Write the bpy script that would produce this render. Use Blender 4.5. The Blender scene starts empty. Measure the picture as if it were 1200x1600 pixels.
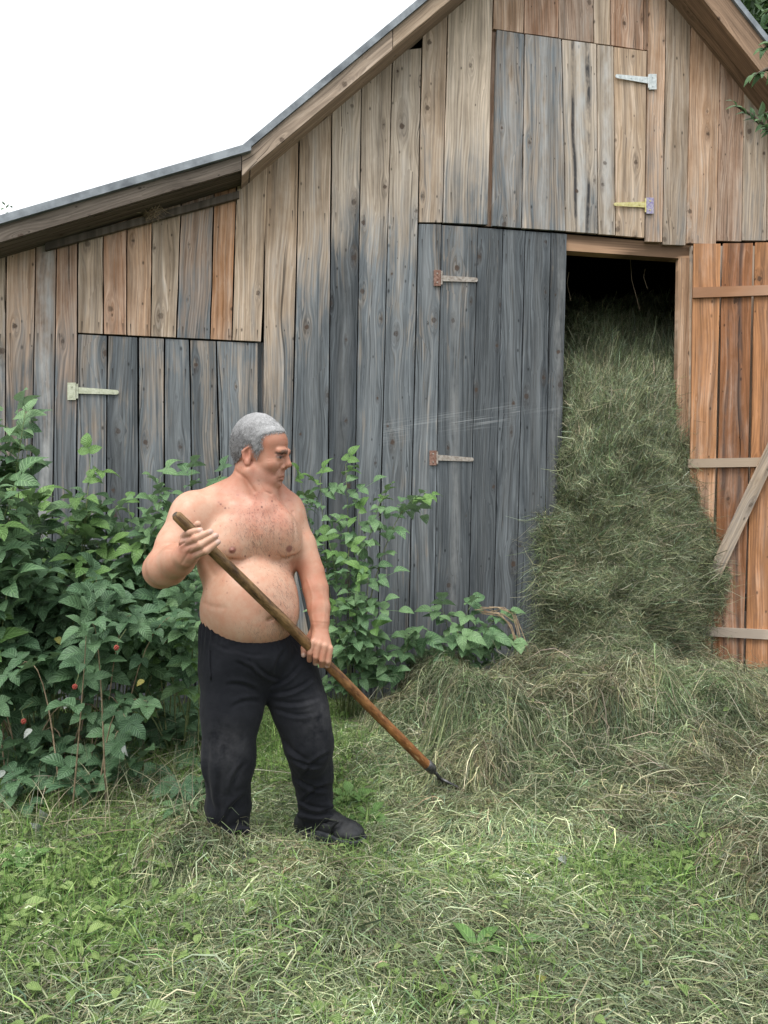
import bpy, math, random
import numpy as np
from mathutils import Vector, Matrix

random.seed(7)
rng = np.random.default_rng(11)
R = math.radians
scene = bpy.context.scene
COL = scene.collection

# ------------------------------------------------------------------ camera, sky, sun, exposure
HC = 1.28            # camera height in metres
FPX = 1200.0         # focal length in pixels of the 1200x1600 photograph
cam_d = bpy.data.cameras.new('camera')
cam_d.sensor_fit = 'VERTICAL'
cam_d.sensor_height = 24.0
cam_d.lens = 24.0 * FPX / 1600.0
cam_d.clip_start = 0.05
cam_d.clip_end = 2000
cam = bpy.data.objects.new('camera', cam_d)
COL.objects.link(cam)
cam.location = (0, 0, HC)
cam.rotation_euler = (R(90), 0, 0)
scene.camera = cam

SUN_EL, SUN_AZ = 62.0, 205.0      # behind the photographer, a little to the left
world = bpy.data.worlds.new('World')
scene.world = world
world.use_nodes = True
wt = world.node_tree
wt.nodes.clear()
sky = wt.nodes.new('ShaderNodeTexSky')
sky.sky_type = 'NISHITA'
sky.sun_disc = False
sky.sun_elevation = R(SUN_EL)
sky.sun_rotation = R(SUN_AZ)
sky.air_density = 1.0
sky.dust_density = 4.0
hsv = wt.nodes.new('ShaderNodeHueSaturation')
hsv.inputs['Saturation'].default_value = 0.22
mixw = wt.nodes.new('ShaderNodeMix')
mixw.data_type = 'RGBA'
mixw.inputs[0].default_value = 0.72
mixw.inputs[7].default_value = (5.7, 5.85, 6.0, 1)    # even cloud layer
bg = wt.nodes.new('ShaderNodeBackground')
bg.inputs['Strength'].default_value = 0.11
wo = wt.nodes.new('ShaderNodeOutputWorld')
wt.links.new(sky.outputs[0], hsv.inputs['Color'])
wt.links.new(hsv.outputs[0], mixw.inputs[6])
wt.links.new(mixw.outputs[2], bg.inputs[0])
wt.links.new(bg.outputs[0], wo.inputs[0])

sun_d = bpy.data.lights.new('sun', 'SUN')
sun_d.energy = 0.9
sun_d.angle = R(25)
sun_d.color = (1.0, 0.96, 0.9)
sun = bpy.data.objects.new('sun', sun_d)
COL.objects.link(sun)
_az = R(SUN_AZ)
_dir = Vector((math.sin(_az) * math.cos(R(SUN_EL)), math.cos(_az) * math.cos(R(SUN_EL)), math.sin(R(SUN_EL))))
sun.rotation_euler = _dir.to_track_quat('Z', 'Y').to_euler()
sun.location = _dir * 30

scene.view_settings.view_transform = 'Standard'
scene.view_settings.look = 'None'
scene.view_settings.exposure = 1.42
scene.view_settings.gamma = 1.0
scene.view_settings.use_curve_mapping = False
scene.render.engine = 'CYCLES'
scene.cycles.max_bounces = 6
scene.cycles.use_denoising = True
scene.cycles.denoiser = 'OPENIMAGEDENOISE'
scene.cycles.denoising_input_passes = 'RGB_ALBEDO_NORMAL'
scene.cycles.denoising_prefilter = 'ACCURATE'

# ------------------------------------------------------------------ measuring helpers
def at(px, py, D):
    """world point seen at pixel (px, py) of the photograph, D metres in front of the camera"""
    return Vector(((px - 600) / FPX * D, D, HC + (800 - py) / FPX * D))

YAW = math.atan2(0.208, 0.978)

class Plane:
    """an upright plane through a ground point; local x along it, -y towards the camera"""
    def __init__(s, x, y, yaw):
        s.p = (x, y); s.yaw = yaw
        s.d = (math.cos(yaw), math.sin(yaw)); s.n = (math.sin(yaw), -math.cos(yaw))
    def loc(s, px, py, off=0.0):
        rx = (px - 600) / FPX
        D = (off + s.p[0] * s.n[0] + s.p[1] * s.n[1]) / (rx * s.n[0] + s.n[1])
        X, Y, Z = rx * D, D, HC + (800 - py) / FPX * D
        return ((X - s.p[0]) * s.d[0] + (Y - s.p[1]) * s.d[1], Z)
    def world(s, a, off, z):
        return Vector((s.p[0] + a * s.d[0] + off * s.n[0], s.p[1] + a * s.d[1] + off * s.n[1], z))

WALL = Plane(-1.402, 4.95, YAW)

# ------------------------------------------------------------------ object helpers
def link(o, parent=None):
    COL.objects.link(o)
    if parent is not None:
        o.parent = parent
    return o

def tag(o, label=None, cat=None, group=None, kind=None):
    if label: o['label'] = label
    if cat: o['category'] = cat
    if group: o['group'] = group
    if kind: o['kind'] = kind
    return o

def empty(name, loc, rz=0.0, parent=None):
    o = bpy.data.objects.new(name, None)
    o.empty_display_size = 0.2
    o.location = loc
    o.rotation_euler = (0, 0, rz)
    return link(o, parent)

def mesh_np(name, V, F, nside, mat=None, smooth=False, attrs=None):
    """fast mesh from arrays; F is (n, nside)"""
    me = bpy.data.meshes.new(name)
    V = np.asarray(V, dtype=np.float32); F = np.asarray(F, dtype=np.int32)
    me.vertices.add(len(V)); me.vertices.foreach_set('co', V.ravel())
    me.loops.add(F.size); me.loops.foreach_set('vertex_index', F.ravel())
    me.polygons.add(len(F))
    me.polygons.foreach_set('loop_start', np.arange(0, F.size, nside, dtype=np.int32))
    if smooth:
        me.polygons.foreach_set('use_smooth', np.ones(len(F), dtype=bool))
    me.update(calc_edges=True)
    for k, (typ, arr) in (attrs or {}).items():
        a = me.attributes.new(k, typ, 'POINT')
        arr = np.asarray(arr, dtype=np.float32)
        if typ == 'FLOAT_COLOR':
            if arr.shape[1] == 3:
                arr = np.concatenate([arr, np.ones((len(arr), 1), np.float32)], 1)
            a.data.foreach_set('color', arr.ravel())
        elif typ == 'FLOAT_VECTOR':
            a.data.foreach_set('vector', arr.ravel())
        else:
            a.data.foreach_set('value', arr.ravel())
    if mat: me.materials.append(mat)
    return me

def mesh_py(name, V, F, mat=None, smooth=False):
    me = bpy.data.meshes.new(name)
    me.from_pydata([tuple(v) for v in V], [], F)
    if smooth:
        me.polygons.foreach_set('use_smooth', [True] * len(me.polygons))
    if mat: me.materials.append(mat)
    me.update()
    return me

def obj(name, me, parent=None, loc=(0, 0, 0)):
    o = bpy.data.objects.new(name, me)
    o.location = loc
    return link(o, parent)

class MB:
    """collects simple shapes into one mesh"""
    def __init__(s): s.V = []; s.F = []
    def add(s, V, F):
        n = len(s.V); s.V += [tuple(v) for v in V]; s.F += [tuple(i + n for i in f) for f in F]
    def box(s, x0, x1, y0, y1, z0, z1):
        s.add([(x0, y0, z0), (x1, y0, z0), (x1, y1, z0), (x0, y1, z0), (x0, y0, z1), (x1, y0, z1), (x1, y1, z1), (x0, y1, z1)],
              [(0, 3, 2, 1), (4, 5, 6, 7), (0, 1, 5, 4), (1, 2, 6, 5), (2, 3, 7, 6), (3, 0, 4, 7)])
    def prism(s, poly, y0, y1):
        """poly in (x, z), extruded along y from y0 (front) to y1"""
        n = len(poly)
        s.add([(a, y0, b) for a, b in poly] + [(a, y1, b) for a, b in poly],
              [tuple(range(n)), tuple(range(2 * n - 1, n - 1, -1))] + [((i + 1) % n, i, i + n, (i + 1) % n + n) for i in range(n)])
    def tube(s, pts, rad, n=6, cap=True):
        pts = [Vector(p) for p in pts]
        if not hasattr(rad, '__len__'): rad = [rad] * len(pts)
        b = len(s.V); up = Vector((0.31, 0.2, 0.93))
        for i, p in enumerate(pts):
            t = (pts[min(i + 1, len(pts) - 1)] - pts[max(i - 1, 0)]).normalized()
            x = t.cross(up)
            if x.length < 1e-3: x = t.cross(Vector((1, 0, 0)))
            x.normalize(); y = t.cross(x)
            for k in range(n):
                a = 2 * math.pi * k / n
                s.V.append(tuple(p + x * math.cos(a) * rad[i] + y * math.sin(a) * rad[i]))
        for i in range(len(pts) - 1):
            for k in range(n):
                k2 = (k + 1) % n
                s.F.append((b + i * n + k, b + i * n + k2, b + (i + 1) * n + k2, b + (i + 1) * n + k))
        if cap:
            s.F.append(tuple(b + k for k in range(n - 1, -1, -1)))
            s.F.append(tuple(b + (len(pts) - 1) * n + k for k in range(n)))
    def disc(s, c, r, depth, n=8):
        """short stud along -y"""
        x, y, z = c
        ring = [(x + r * math.cos(2 * math.pi * k / n), z + r * math.sin(2 * math.pi * k / n)) for k in range(n)]
        s.prism(ring, y - depth, y)
    def build(s, name, mat, parent=None, loc=(0, 0, 0), smooth=False):
        me = mesh_py(name, [Vector(v) - Vector(loc) for v in s.V], s.F, mat, smooth)
        return obj(name, me, parent, loc)

# value noise in numpy
def _hash(ix, iy, iz):
    h = (ix * 374761393 + iy * 668265263 + iz * 2147483647 + 1013904223) & 0xffffffff
    h = ((h ^ (h >> 13)) * 1274126177) & 0xffffffff
    h = (h ^ (h >> 16)) & 0xffff
    return h / 65535.0
def vnoise(x, y, z=0.0):
    x = np.asarray(x, float); y = np.asarray(y, float); z = np.asarray(z, float) + np.zeros_like(x)
    ix, iy, iz = np.floor(x).astype(np.int64), np.floor(y).astype(np.int64), np.floor(z).astype(np.int64)
    fx, fy, fz = x - ix, y - iy, z - iz
    fx, fy, fz = [f * f * (3 - 2 * f) for f in (fx, fy, fz)]
    r = 0
    for dx in (0, 1):
        for dy in (0, 1):
            for dz in (0, 1):
                r = r + _hash(ix + dx, iy + dy, iz + dz) * np.where(dx, fx, 1 - fx) * np.where(dy, fy, 1 - fy) * np.where(dz, fz, 1 - fz)
    return r
def fbm(x, y, z=0.0, o=3):
    r, a, s = 0, 0.5, 0
    for i in range(o):
        r = r + a * vnoise(np.asarray(x) * 2 ** i + 7.3 * i, np.asarray(y) * 2 ** i + 3.1 * i, np.asarray(z) * 2 ** i); s += a; a *= 0.5
    return r / s
def sstep(a, b, x):
    t = np.clip((np.asarray(x, float) - a) / (b - a), 0, 1)
    return t * t * (3 - 2 * t)

# ------------------------------------------------------------------ materials
class NT:
    def __init__(s, name):
        s.m = bpy.data.materials.new(name); s.m.use_nodes = True
        s.t = s.m.node_tree; s.t.nodes.clear()
        s.out = s.t.nodes.new('ShaderNodeOutputMaterial')
    def put(s, sock, v):
        if v is None: return
        if hasattr(v, 'is_output'): s.t.links.new(v, sock)
        else:
            try: sock.default_value = v
            except Exception:
                sock.default_value = (*v, 1) if len(v) == 3 else v
    def node(s, typ, **ins):
        n = s.t.nodes.new(typ)
        for k, v in ins.items(): s.put(n.inputs[k.replace('_', ' ')], v)
        return n
    def math(s, op, a, b=None, c=None, clamp=False):
        n = s.t.nodes.new('ShaderNodeMath'); n.operation = op; n.use_clamp = clamp
        s.put(n.inputs[0], a); s.put(n.inputs[1], b); s.put(n.inputs[2], c)
        return n.outputs[0]
    def vmath(s, op, a, b=None):
        n = s.t.nodes.new('ShaderNodeVectorMath'); n.operation = op
        s.put(n.inputs[0], a); s.put(n.inputs[1], b)
        return n.outputs[0]
    def attr(s, name, out='Fac', typ='GEOMETRY'):
        n = s.t.nodes.new('ShaderNodeAttribute'); n.attribute_name = name; n.attribute_type = typ
        return n.outputs[out]
    def sep(s, v):
        n = s.t.nodes.new('ShaderNodeSeparateXYZ'); s.put(n.inputs[0], v); return n.outputs
    def comb(s, x, y, z=0.0):
        n = s.t.nodes.new('ShaderNodeCombineXYZ')
        for i, v in enumerate((x, y, z)): s.put(n.inputs[i], v)
        return n.outputs[0]
    def noise(s, vec, scale=1.0, detail=2.0, rough=0.5, dist=0.0):
        n = s.t.nodes.new('ShaderNodeTexNoise')
        s.put(n.inputs['Vector'], vec); n.inputs['Scale'].default_value = scale
        n.inputs['Detail'].default_value = detail; n.inputs['Roughness'].default_value = rough
        n.inputs['Distortion'].default_value = dist
        return n.outputs['Fac']
    def mix(s, f, a, b, mode='MIX'):
        n = s.t.nodes.new('ShaderNodeMix'); n.data_type = 'RGBA'; n.blend_type = mode
        s.put(n.inputs[0], f); s.put(n.inputs[6], a); s.put(n.inputs[7], b)
        return n.outputs[2]
    def mrange(s, v, a, b, c=0.0, d=1.0, smooth=False):
        n = s.t.nodes.new('ShaderNodeMapRange'); n.clamp = True
        if smooth: n.interpolation_type = 'SMOOTHSTEP'
        for i, q in enumerate((v, a, b, c, d)): s.put(n.inputs[i], q)
        return n.outputs[0]
    def ramp(s, f, stops):
        n = s.t.nodes.new('ShaderNodeValToRGB'); s.put(n.inputs[0], f)
        e = n.color_ramp.elements
        while len(e) > len(stops): e.remove(e[-1])
        while len(e) < len(stops): e.new(0.5)
        for el, (p, c) in zip(e, stops): el.position = p; el.color = (*c, 1)
        return n.outputs[0]
    def bump(s, h, strength=0.3, dist=0.01):
        n = s.t.nodes.new('ShaderNodeBump'); s.put(n.inputs['Height'], h)
        n.inputs['Strength'].default_value = strength; n.inputs['Distance'].default_value = dist
        return n.outputs[0]
    def bsdf(s, color, rough=0.7, normal=None, spec=0.3, metal=0.0, **kw):
        n = s.t.nodes.new('ShaderNodeBsdfPrincipled')
        s.put(n.inputs['Base Color'], color); s.put(n.inputs['Roughness'], rough)
        s.put(n.inputs['Normal'], normal); s.put(n.inputs['Specular IOR Level'], spec); s.put(n.inputs['Metallic'], metal)
        for k, v in kw.items(): s.put(n.inputs[k.replace('_', ' ')], v)
        return n
    def done(s, sh):
        s.t.links.new(sh.outputs[0] if hasattr(sh, 'outputs') else sh, s.out.inputs[0]); return s.m

def make_wood():
    """old sawn board: gco = (across, along, seed), wx = weathering 0..1.4, fresh = colour of the unweathered wood,
    fx = (bleached streak, black streak, scrape), nail = (height of nail row, half width, wall height)"""
    n = NT('old_board_wood')
    gx, gz, sd = n.sep(n.attr('gco', 'Vector'))
    wx = n.attr('wx'); fresh = n.attr('fresh', 'Color')
    fb, fs, fc = n.sep(n.attr('fx', 'Vector'))
    nz, nw, wz = n.sep(n.attr('nail', 'Vector'))
    ux = n.math('MULTIPLY_ADD', sd, 13.7, gx)
    uz = n.math('MULTIPLY_ADD', sd, 3.31, gz)
    KX, KZ = 6.5, 2.3
    kv = n.comb(n.math('MULTIPLY', ux, KX), n.math('MULTIPLY', uz, KZ), 0)
    vor = n.t.nodes.new('ShaderNodeTexVoronoi'); vor.voronoi_dimensions = '2D'; vor.inputs['Scale'].default_value = 1
    vor.inputs['Randomness'].default_value = 0.85
    n.t.links.new(kv, vor.inputs['Vector'])
    dv = n.vmath('MULTIPLY', n.vmath('SUBTRACT', kv, vor.outputs['Position']), (1 / KX, 1 / KZ, 0))
    dx, dz, _ = n.sep(dv)
    rr, rg, rb = n.sep(vor.outputs['Color'])
    kr = n.mrange(rr, 0.40, 1.0, 0.002, 0.023)
    kr2 = n.math('MULTIPLY', kr, kr)
    dx2 = n.math('MULTIPLY', dx, dx)
    dza = n.math('MULTIPLY', dz, 0.33)
    de2 = n.math('ADD', dx2, n.math('MULTIPLY', dza, dza))
    warp = n.math('DIVIDE', n.math('MULTIPLY', n.math('MULTIPLY', dx, kr2), 2.6),
                  n.math('ADD', n.math('MULTIPLY_ADD', kr2, 0.5, de2), 1e-6))
    dzb = n.math('MULTIPLY', dz, 0.85)
    d1 = n.math('ADD', n.math('SQRT', n.math('ADD', dx2, n.math('MULTIPLY', dzb, dzb))), n.math('MULTIPLY', n.math('SUBTRACT', n.noise(n.comb(n.math('MULTIPLY', ux, 60), n.math('MULTIPLY', uz, 60), 0), 1.0, 2.0), 0.5), 0.018))
    low = n.noise(n.comb(n.math('MULTIPLY', ux, 4.0), n.math('MULTIPLY', uz, 0.75), sd), 1.0, 2.0)
    ph = n.math('SUBTRACT', n.math('MULTIPLY_ADD', low, 0.15, ux), warp)
    rings = n.math('SINE', n.math('MULTIPLY', ph, 2 * math.pi * 52))
    fine = n.noise(n.comb(n.math('MULTIPLY', ph, 92), n.math('MULTIPLY', uz, 2.2), sd), 1.0, 3.0, 0.7)
    broad = n.noise(n.comb(n.math('MULTIPLY', ph, 42), n.math('MULTIPLY', uz, 0.8), sd), 1.0, 3.0, 0.6)
    blot = n.noise(n.comb(n.math('MULTIPLY', ux, 9), n.math('MULTIPLY', uz, 3.2), sd), 1.0, 4.0, 0.65)
    # weathering with ragged edges that follow the grain
    w = n.math('ADD', wx, n.math('ADD', n.math('MULTIPLY', n.math('SUBTRACT', broad, 0.5), 1.25),
                                 n.math('MULTIPLY', n.math('SUBTRACT', blot, 0.5), 1.0)))
    w1 = n.mrange(w, 0.0, 0.55); w2 = n.mrange(w, 0.45, 1.0); w3 = n.mrange(w, 1.0, 1.6)
    col = n.mix(w1, fresh, n.mix(0.52, (0.46, 0.405, 0.345), fresh))
    vary = n.math('FRACT', n.math('MULTIPLY', sd, 7.131))
    gv = n.mrange(vary, 0.0, 1.0, 0.68, 1.22)
    gcc = n.t.nodes.new('ShaderNodeCombineColor')
    for i, q in enumerate((0.132, 0.146, 0.156)): n.put(gcc.inputs[i], n.math('MULTIPLY', gv, q))
    col = n.mix(w2, col, gcc.outputs[0])
    col = n.mix(w3, col, (0.046, 0.053, 0.060))
    # grain
    g = n.math('MULTIPLY_ADD', rings, 0.09, 1.0)
    g = n.math('ADD', g, n.math('MULTIPLY', n.math('SUBTRACT', fine, 0.5), n.math('MULTIPLY_ADD', w2, 1.1, 1.35)))
    g = n.math('ADD', g, n.math('MULTIPLY', n.math('SUBTRACT', broad, 0.5), 0.9))
    g = n.math('ADD', g, n.math('MULTIPLY', n.math('SUBTRACT', blot, 0.5), 0.7))
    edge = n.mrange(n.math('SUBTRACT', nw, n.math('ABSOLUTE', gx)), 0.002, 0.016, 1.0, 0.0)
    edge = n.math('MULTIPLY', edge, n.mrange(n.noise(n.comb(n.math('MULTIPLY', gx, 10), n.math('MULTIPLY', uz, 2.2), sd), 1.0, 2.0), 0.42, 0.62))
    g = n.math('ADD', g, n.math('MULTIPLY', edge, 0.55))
    v2 = n.t.nodes.new('ShaderNodeTexVoronoi'); v2.voronoi_dimensions = '2D'; v2.inputs['Scale'].default_value = 1
    n.t.links.new(n.comb(n.math('MULTIPLY', ux, 17), n.math('MULTIPLY', uz, 9), 0), v2.inputs['Vector'])
    pin = n.math('MULTIPLY', n.mrange(v2.outputs['Distance'], 0.03, n.mrange(n.sep(v2.outputs['Color'])[1], 0, 1, 0.07, 0.20), 1.0, 0.0, True), n.mrange(n.sep(v2.outputs['Color'])[0], 0.88, 0.92))
    g = n.math('MULTIPLY', g, n.math('MULTIPLY_ADD', pin, -0.7, 1.0))
    crack = n.noise(n.comb(n.math('MULTIPLY', ph, 62), n.math('MULTIPLY', uz, 0.42), n.math('MULTIPLY', sd, 3.0)), 1.0, 1.0)
    crm = n.mrange(crack, 0.715, 0.735)
    g = n.math('MULTIPLY', g, n.math('MULTIPLY_ADD', crm, -0.65, 1.0))
    dstr = n.noise(n.comb(n.math('MULTIPLY', ux, 26), n.math('MULTIPLY', uz, 0.7), n.math('MULTIPLY', sd, 5.0)), 1.0, 3.0, 0.65)
    g = n.math('MULTIPLY', g, n.mrange(dstr, 0.30, 0.62, 0.66, 1.10))
    g = n.math('MAXIMUM', g, 0.13)
    gc = n.t.nodes.new('ShaderNodeCombineColor')
    for i in range(3): n.put(gc.inputs[i], g)
    col = n.mix(1.0, col, gc.outputs[0], 'MULTIPLY')
    # bleached and sooty streaks down a board
    sm = n.mrange(n.math('ABSOLUTE', n.math('ADD', gx, n.math('MULTIPLY', n.math('SUBTRACT', low, 0.5), 0.12))), 0.008, 0.06, 1.0, 0.0, True)
    sm = n.math('MULTIPLY', sm, n.mrange(blot, 0.35, 0.62))
    col = n.mix(n.math('MULTIPLY', sm, fb), col, (0.50, 0.50, 0.49))
    sk = n.mrange(n.math('ABSOLUTE', n.math('SUBTRACT', n.math('ABSOLUTE', n.math('MULTIPLY_ADD', n.math('SUBTRACT', low, 0.5), 0.15, gx)), 0.05)), 0.004, 0.022, 1.0, 0.0, True)
    sk = n.math('MULTIPLY', sk, n.mrange(blot, 0.36, 0.55))
    col = n.mix(n.math('MULTIPLY', sk, fs), col, (0.035, 0.036, 0.04))
    # scraped bundles of pale lines crossing the boards
    cx, cz, _c = n.sep(n.attr('wco', 'Vector'))
    sc = n.noise(n.comb(n.math('MULTIPLY', cx, 2.5), n.math('MULTIPLY', n.math('MULTIPLY_ADD', cx, -0.17, cz), 95), 3.0), 1.0, 2.0)
    l1 = n.mrange(n.math('ABSOLUTE', n.math('SUBTRACT', n.math('MULTIPLY_ADD', cx, -0.17, cz), 1.575)), 0.02, 0.10, 1.0, 0.0)
    l2 = n.mrange(n.math('ABSOLUTE', n.math('SUBTRACT', n.math('MULTIPLY_ADD', cx, -0.17, cz), 1.19)), 0.02, 0.06, 1.0, 0.0)
    l2 = n.math('MULTIPLY', l2, n.mrange(cx, 1.35, 1.5, 1.0, 0.0))
    scm = n.math('MULTIPLY', n.mrange(sc, 0.50, 0.66), n.math('MULTIPLY', fc, n.math('MAXIMUM', l1, l2)))
    scm = n.math('MULTIPLY', scm, n.mrange(n.noise(n.comb(n.math('MULTIPLY', cx, 3.0), n.math('MULTIPLY', cz, 9.0), 1.0), 1.0, 2.0), 0.36, 0.52))
    col = n.mix(n.math('MULTIPLY', scm, 0.45), col, (0.42, 0.44, 0.45))
    # knots
    km = n.mrange(n.math('SUBTRACT', d1, n.math('MULTIPLY', kr, 0.75)), -0.004, 0.005, 1.0, 0.0, True)
    km = n.math('MULTIPLY', km, n.mrange(rr, 0.55, 0.60))
    halo = n.math('MULTIPLY', n.mrange(n.math('SQRT', de2), n.math('MULTIPLY', kr, 0.6), n.math('MULTIPLY', kr, 2.0), 1.0, 0.0, True), n.mrange(rr, 0.55, 0.60))
    col = n.mix(n.math('MULTIPLY', halo, n.mrange(rg, 0.2, 0.9, 0.1, 0.6)), col, n.mix(0.6, col, (0.06, 0.045, 0.035)))
    kring = n.math('SINE', n.math('MULTIPLY', d1, 2 * math.pi * 190))
    kcol = n.mix(n.math('MULTIPLY_ADD', kring, 0.3, 0.5), n.mix(0.9, col, (0.035, 0.024, 0.018)), n.mix(n.mrange(rb, 0.2, 0.8, 0.15, 0.8), col, (0.11, 0.07, 0.05)))
    col = n.mix(km, col, kcol)
    # iron stain running down from the nails
    nx = n.math('ABSOLUTE', n.math('SUBTRACT', n.math('ABSOLUTE', gx), n.math('MULTIPLY', nw, 0.66)))
    dzn = n.math('SUBTRACT', nz, gz)
    run = n.math('MULTIPLY', n.mrange(dzn, -0.004, 0.002), n.mrange(dzn, 0.01, 0.085, 1.0, 0.0))
    nm = n.math('MULTIPLY', n.mrange(nx, 0.0015, 0.0055, 1.0, 0.0), run)
    col = n.mix(n.math('MULTIPLY', nm, 0.8), col, (0.03, 0.024, 0.022))
    h = n.math('ADD', n.math('MULTIPLY', fine, 1.0), n.math('MULTIPLY', rings, 0.2))
    return n.done(n.bsdf(col, 0.82, n.bump(h, 0.35, 0.004), 0.2))
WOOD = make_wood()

def make_plain(name, c1, c2, scale=20, rough=0.7, bump=0.2, metal=0.0, spec=0.3, stretch=(1, 1, 1), detail=4, lo=0.35, hi=0.65):
    n = NT(name)
    tc = n.t.nodes.new('ShaderNodeTexCoord')
    v = n.vmath('MULTIPLY', tc.outputs['Object'], stretch)
    f = n.noise(v, scale, detail, 0.6)
    col = n.ramp(f, [(lo, c1), (hi, c2)])
    return n.done(n.bsdf(col, rough, n.bump(f, bump, 0.003) if bump else None, spec, metal))
M_RUST = make_plain('rusty_iron', (0.14, 0.065, 0.045), (0.30, 0.19, 0.15), 60, 0.75, 0.3, 0.1)
M_STRAP = make_plain('worn_strap_iron', (0.24, 0.20, 0.17), (0.42, 0.39, 0.35), 55, 0.6, 0.2, 0.2)
M_GALV = make_plain('galvanised_steel', (0.42, 0.46, 0.46), (0.62, 0.66, 0.65), 40, 0.45, 0.1, 0.35, 0.5)
M_CREAM = make_plain('cream_zinc', (0.40, 0.42, 0.30), (0.58, 0.60, 0.48), 45, 0.55, 0.1, 0.2, 0.4)
M_YELLOWZ = make_plain('yellow_zinc', (0.50, 0.44, 0.16), (0.62, 0.57, 0.30), 45, 0.5, 0.1, 0.2, 0.4)
M_PURPLEZ = make_plain('purple_zinc', (0.26, 0.22, 0.40), (0.46, 0.44, 0.48), 70, 0.5, 0.1, 0.3, 0.4)
M_SCREW = make_plain('dark_screw', (0.05, 0.045, 0.04), (0.12, 0.10, 0.09), 60, 0.6, 0.1, 0.4)
M_ROOF = make_plain('grey_roof_sheet', (0.10, 0.115, 0.13), (0.27, 0.30, 0.325), 7, 0.55, 0.15, 0.25, 0.5)
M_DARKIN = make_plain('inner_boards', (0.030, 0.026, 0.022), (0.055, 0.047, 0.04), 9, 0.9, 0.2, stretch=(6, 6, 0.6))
M_IRON = make_plain('fork_iron', (0.05, 0.05, 0.052), (0.13, 0.13, 0.135), 70, 0.4, 0.2, 0.6, 0.5)

def make_hay():
    n = NT('dry_grass')
    col = n.attr('hc', 'Color')
    b = n.bsdf(col, 0.55, None, 0.25)
    tr = n.node('ShaderNodeBsdfTranslucent'); n.put(tr.inputs[0], col)
    ms = n.t.nodes.new('ShaderNodeMixShader'); ms.inputs[0].default_value = 0.22
    n.t.links.new(b.outputs[0], ms.inputs[1]); n.t.links.new(tr.outputs[0], ms.inputs[2])
    return n.done(ms)
M_HAY = make_hay()

def make_leaf(name, c1, c2, back, gloss=0.45, attr_rand=False):
    n = NT(name)
    u, v, rnd = n.sep(n.attr('lco', 'Vector'))
    if not attr_rand:
        rnd = n.t.nodes.new('ShaderNodeObjectInfo').outputs['Random']
    au = n.math('ABSOLUTE', u)
    side = n.math('SINE', n.math('MULTIPLY', n.math('SUBTRACT', v, n.math('MULTIPLY', au, 0.26)), 2 * math.pi * 7.0))
    vein = n.mrange(side, 0.72, 1.0)
    mid = n.mrange(au, 0.02, 0.10, 1.0, 0.0)
    vv = n.math('MAXIMUM', vein, mid)
    geo = n.t.nodes.new('ShaderNodeNewGeometry')
    spot = n.noise(geo.outputs['Position'], 55.0, 3.0)
    col = n.mix(rnd, c1, c2)
    col = n.mix(n.mrange(spot, 0.35, 0.7, 0.0, 0.45), col, tuple(0.6 * q for q in c1))
    col = n.mix(n.math('MULTIPLY', vv, 0.45), col, tuple(min(1, 1.9 * q + 0.01) for q in c2))
    col = n.mix(geo.outputs['Backfacing'], col, back)
    h = n.math('SUBTRACT', n.math('MULTIPLY', side, -0.4), n.math('MULTIPLY', mid, 1.2))
    b = n.bsdf(col, gloss, n.bump(h, 0.55, 0.004), 0.35)
    tr = n.node('ShaderNodeBsdfTranslucent'); n.put(tr.inputs[0], n.mix(0.5, col, (0.10, 0.20, 0.03)))
    ms = n.t.nodes.new('ShaderNodeMixShader'); ms.inputs[0].default_value = 0.22
    n.t.links.new(b.outputs[0], ms.inputs[1]); n.t.links.new(tr.outputs[0], ms.inputs[2])
    return n.done(ms)
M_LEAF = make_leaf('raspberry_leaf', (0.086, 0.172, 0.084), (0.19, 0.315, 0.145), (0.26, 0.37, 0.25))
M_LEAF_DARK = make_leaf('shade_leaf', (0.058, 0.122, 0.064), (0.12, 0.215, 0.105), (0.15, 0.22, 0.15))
M_LEAF_BRIGHT = make_leaf('young_leaf', (0.10, 0.20, 0.06), (0.17, 0.30, 0.09), (0.2, 0.3, 0.15))
M_LEAF_TREE = make_leaf('tree_leaf', (0.05, 0.11, 0.05), (0.12, 0.22, 0.08), (0.16, 0.24, 0.14))
M_LEAF_YELLOW = make_leaf('yellowed_leaf', (0.20, 0.21, 0.05), (0.30, 0.27, 0.08), (0.35, 0.33, 0.15))
M_LEAF_SILVER = make_leaf('withered_leaf_skin', (0.26, 0.30, 0.26), (0.40, 0.43, 0.40), (0.5, 0.53, 0.5), 0.6)
M_WEED = make_leaf('weed_leaf', (0.13, 0.21, 0.06), (0.28, 0.38, 0.13), (0.16, 0.26, 0.10), 0.5, True)
M_STEM = make_plain('green_stem', (0.10, 0.14, 0.05), (0.20, 0.22, 0.10), 30, 0.6, 0.1)
M_DRYSTEM = make_plain('dry_cane', (0.20, 0.14, 0.09), (0.38, 0.30, 0.20), 30, 0.7, 0.2)
M_BARK = make_plain('bark', (0.05, 0.04, 0.03), (0.14, 0.11, 0.085), 14, 0.9, 0.5, stretch=(2, 2, 0.4))
M_BERRY = make_plain('red_berry', (0.30, 0.05, 0.04), (0.45, 0.11, 0.08), 120, 0.35, 0.3)
M_PURPLE = make_plain('purple_petal', (0.16, 0.10, 0.42), (0.26, 0.18, 0.55), 60, 0.6, 0.0)
M_WHITE = make_plain('white_petal', (0.62, 0.64, 0.60), (0.75, 0.76, 0.72), 60, 0.6, 0.0)
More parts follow.
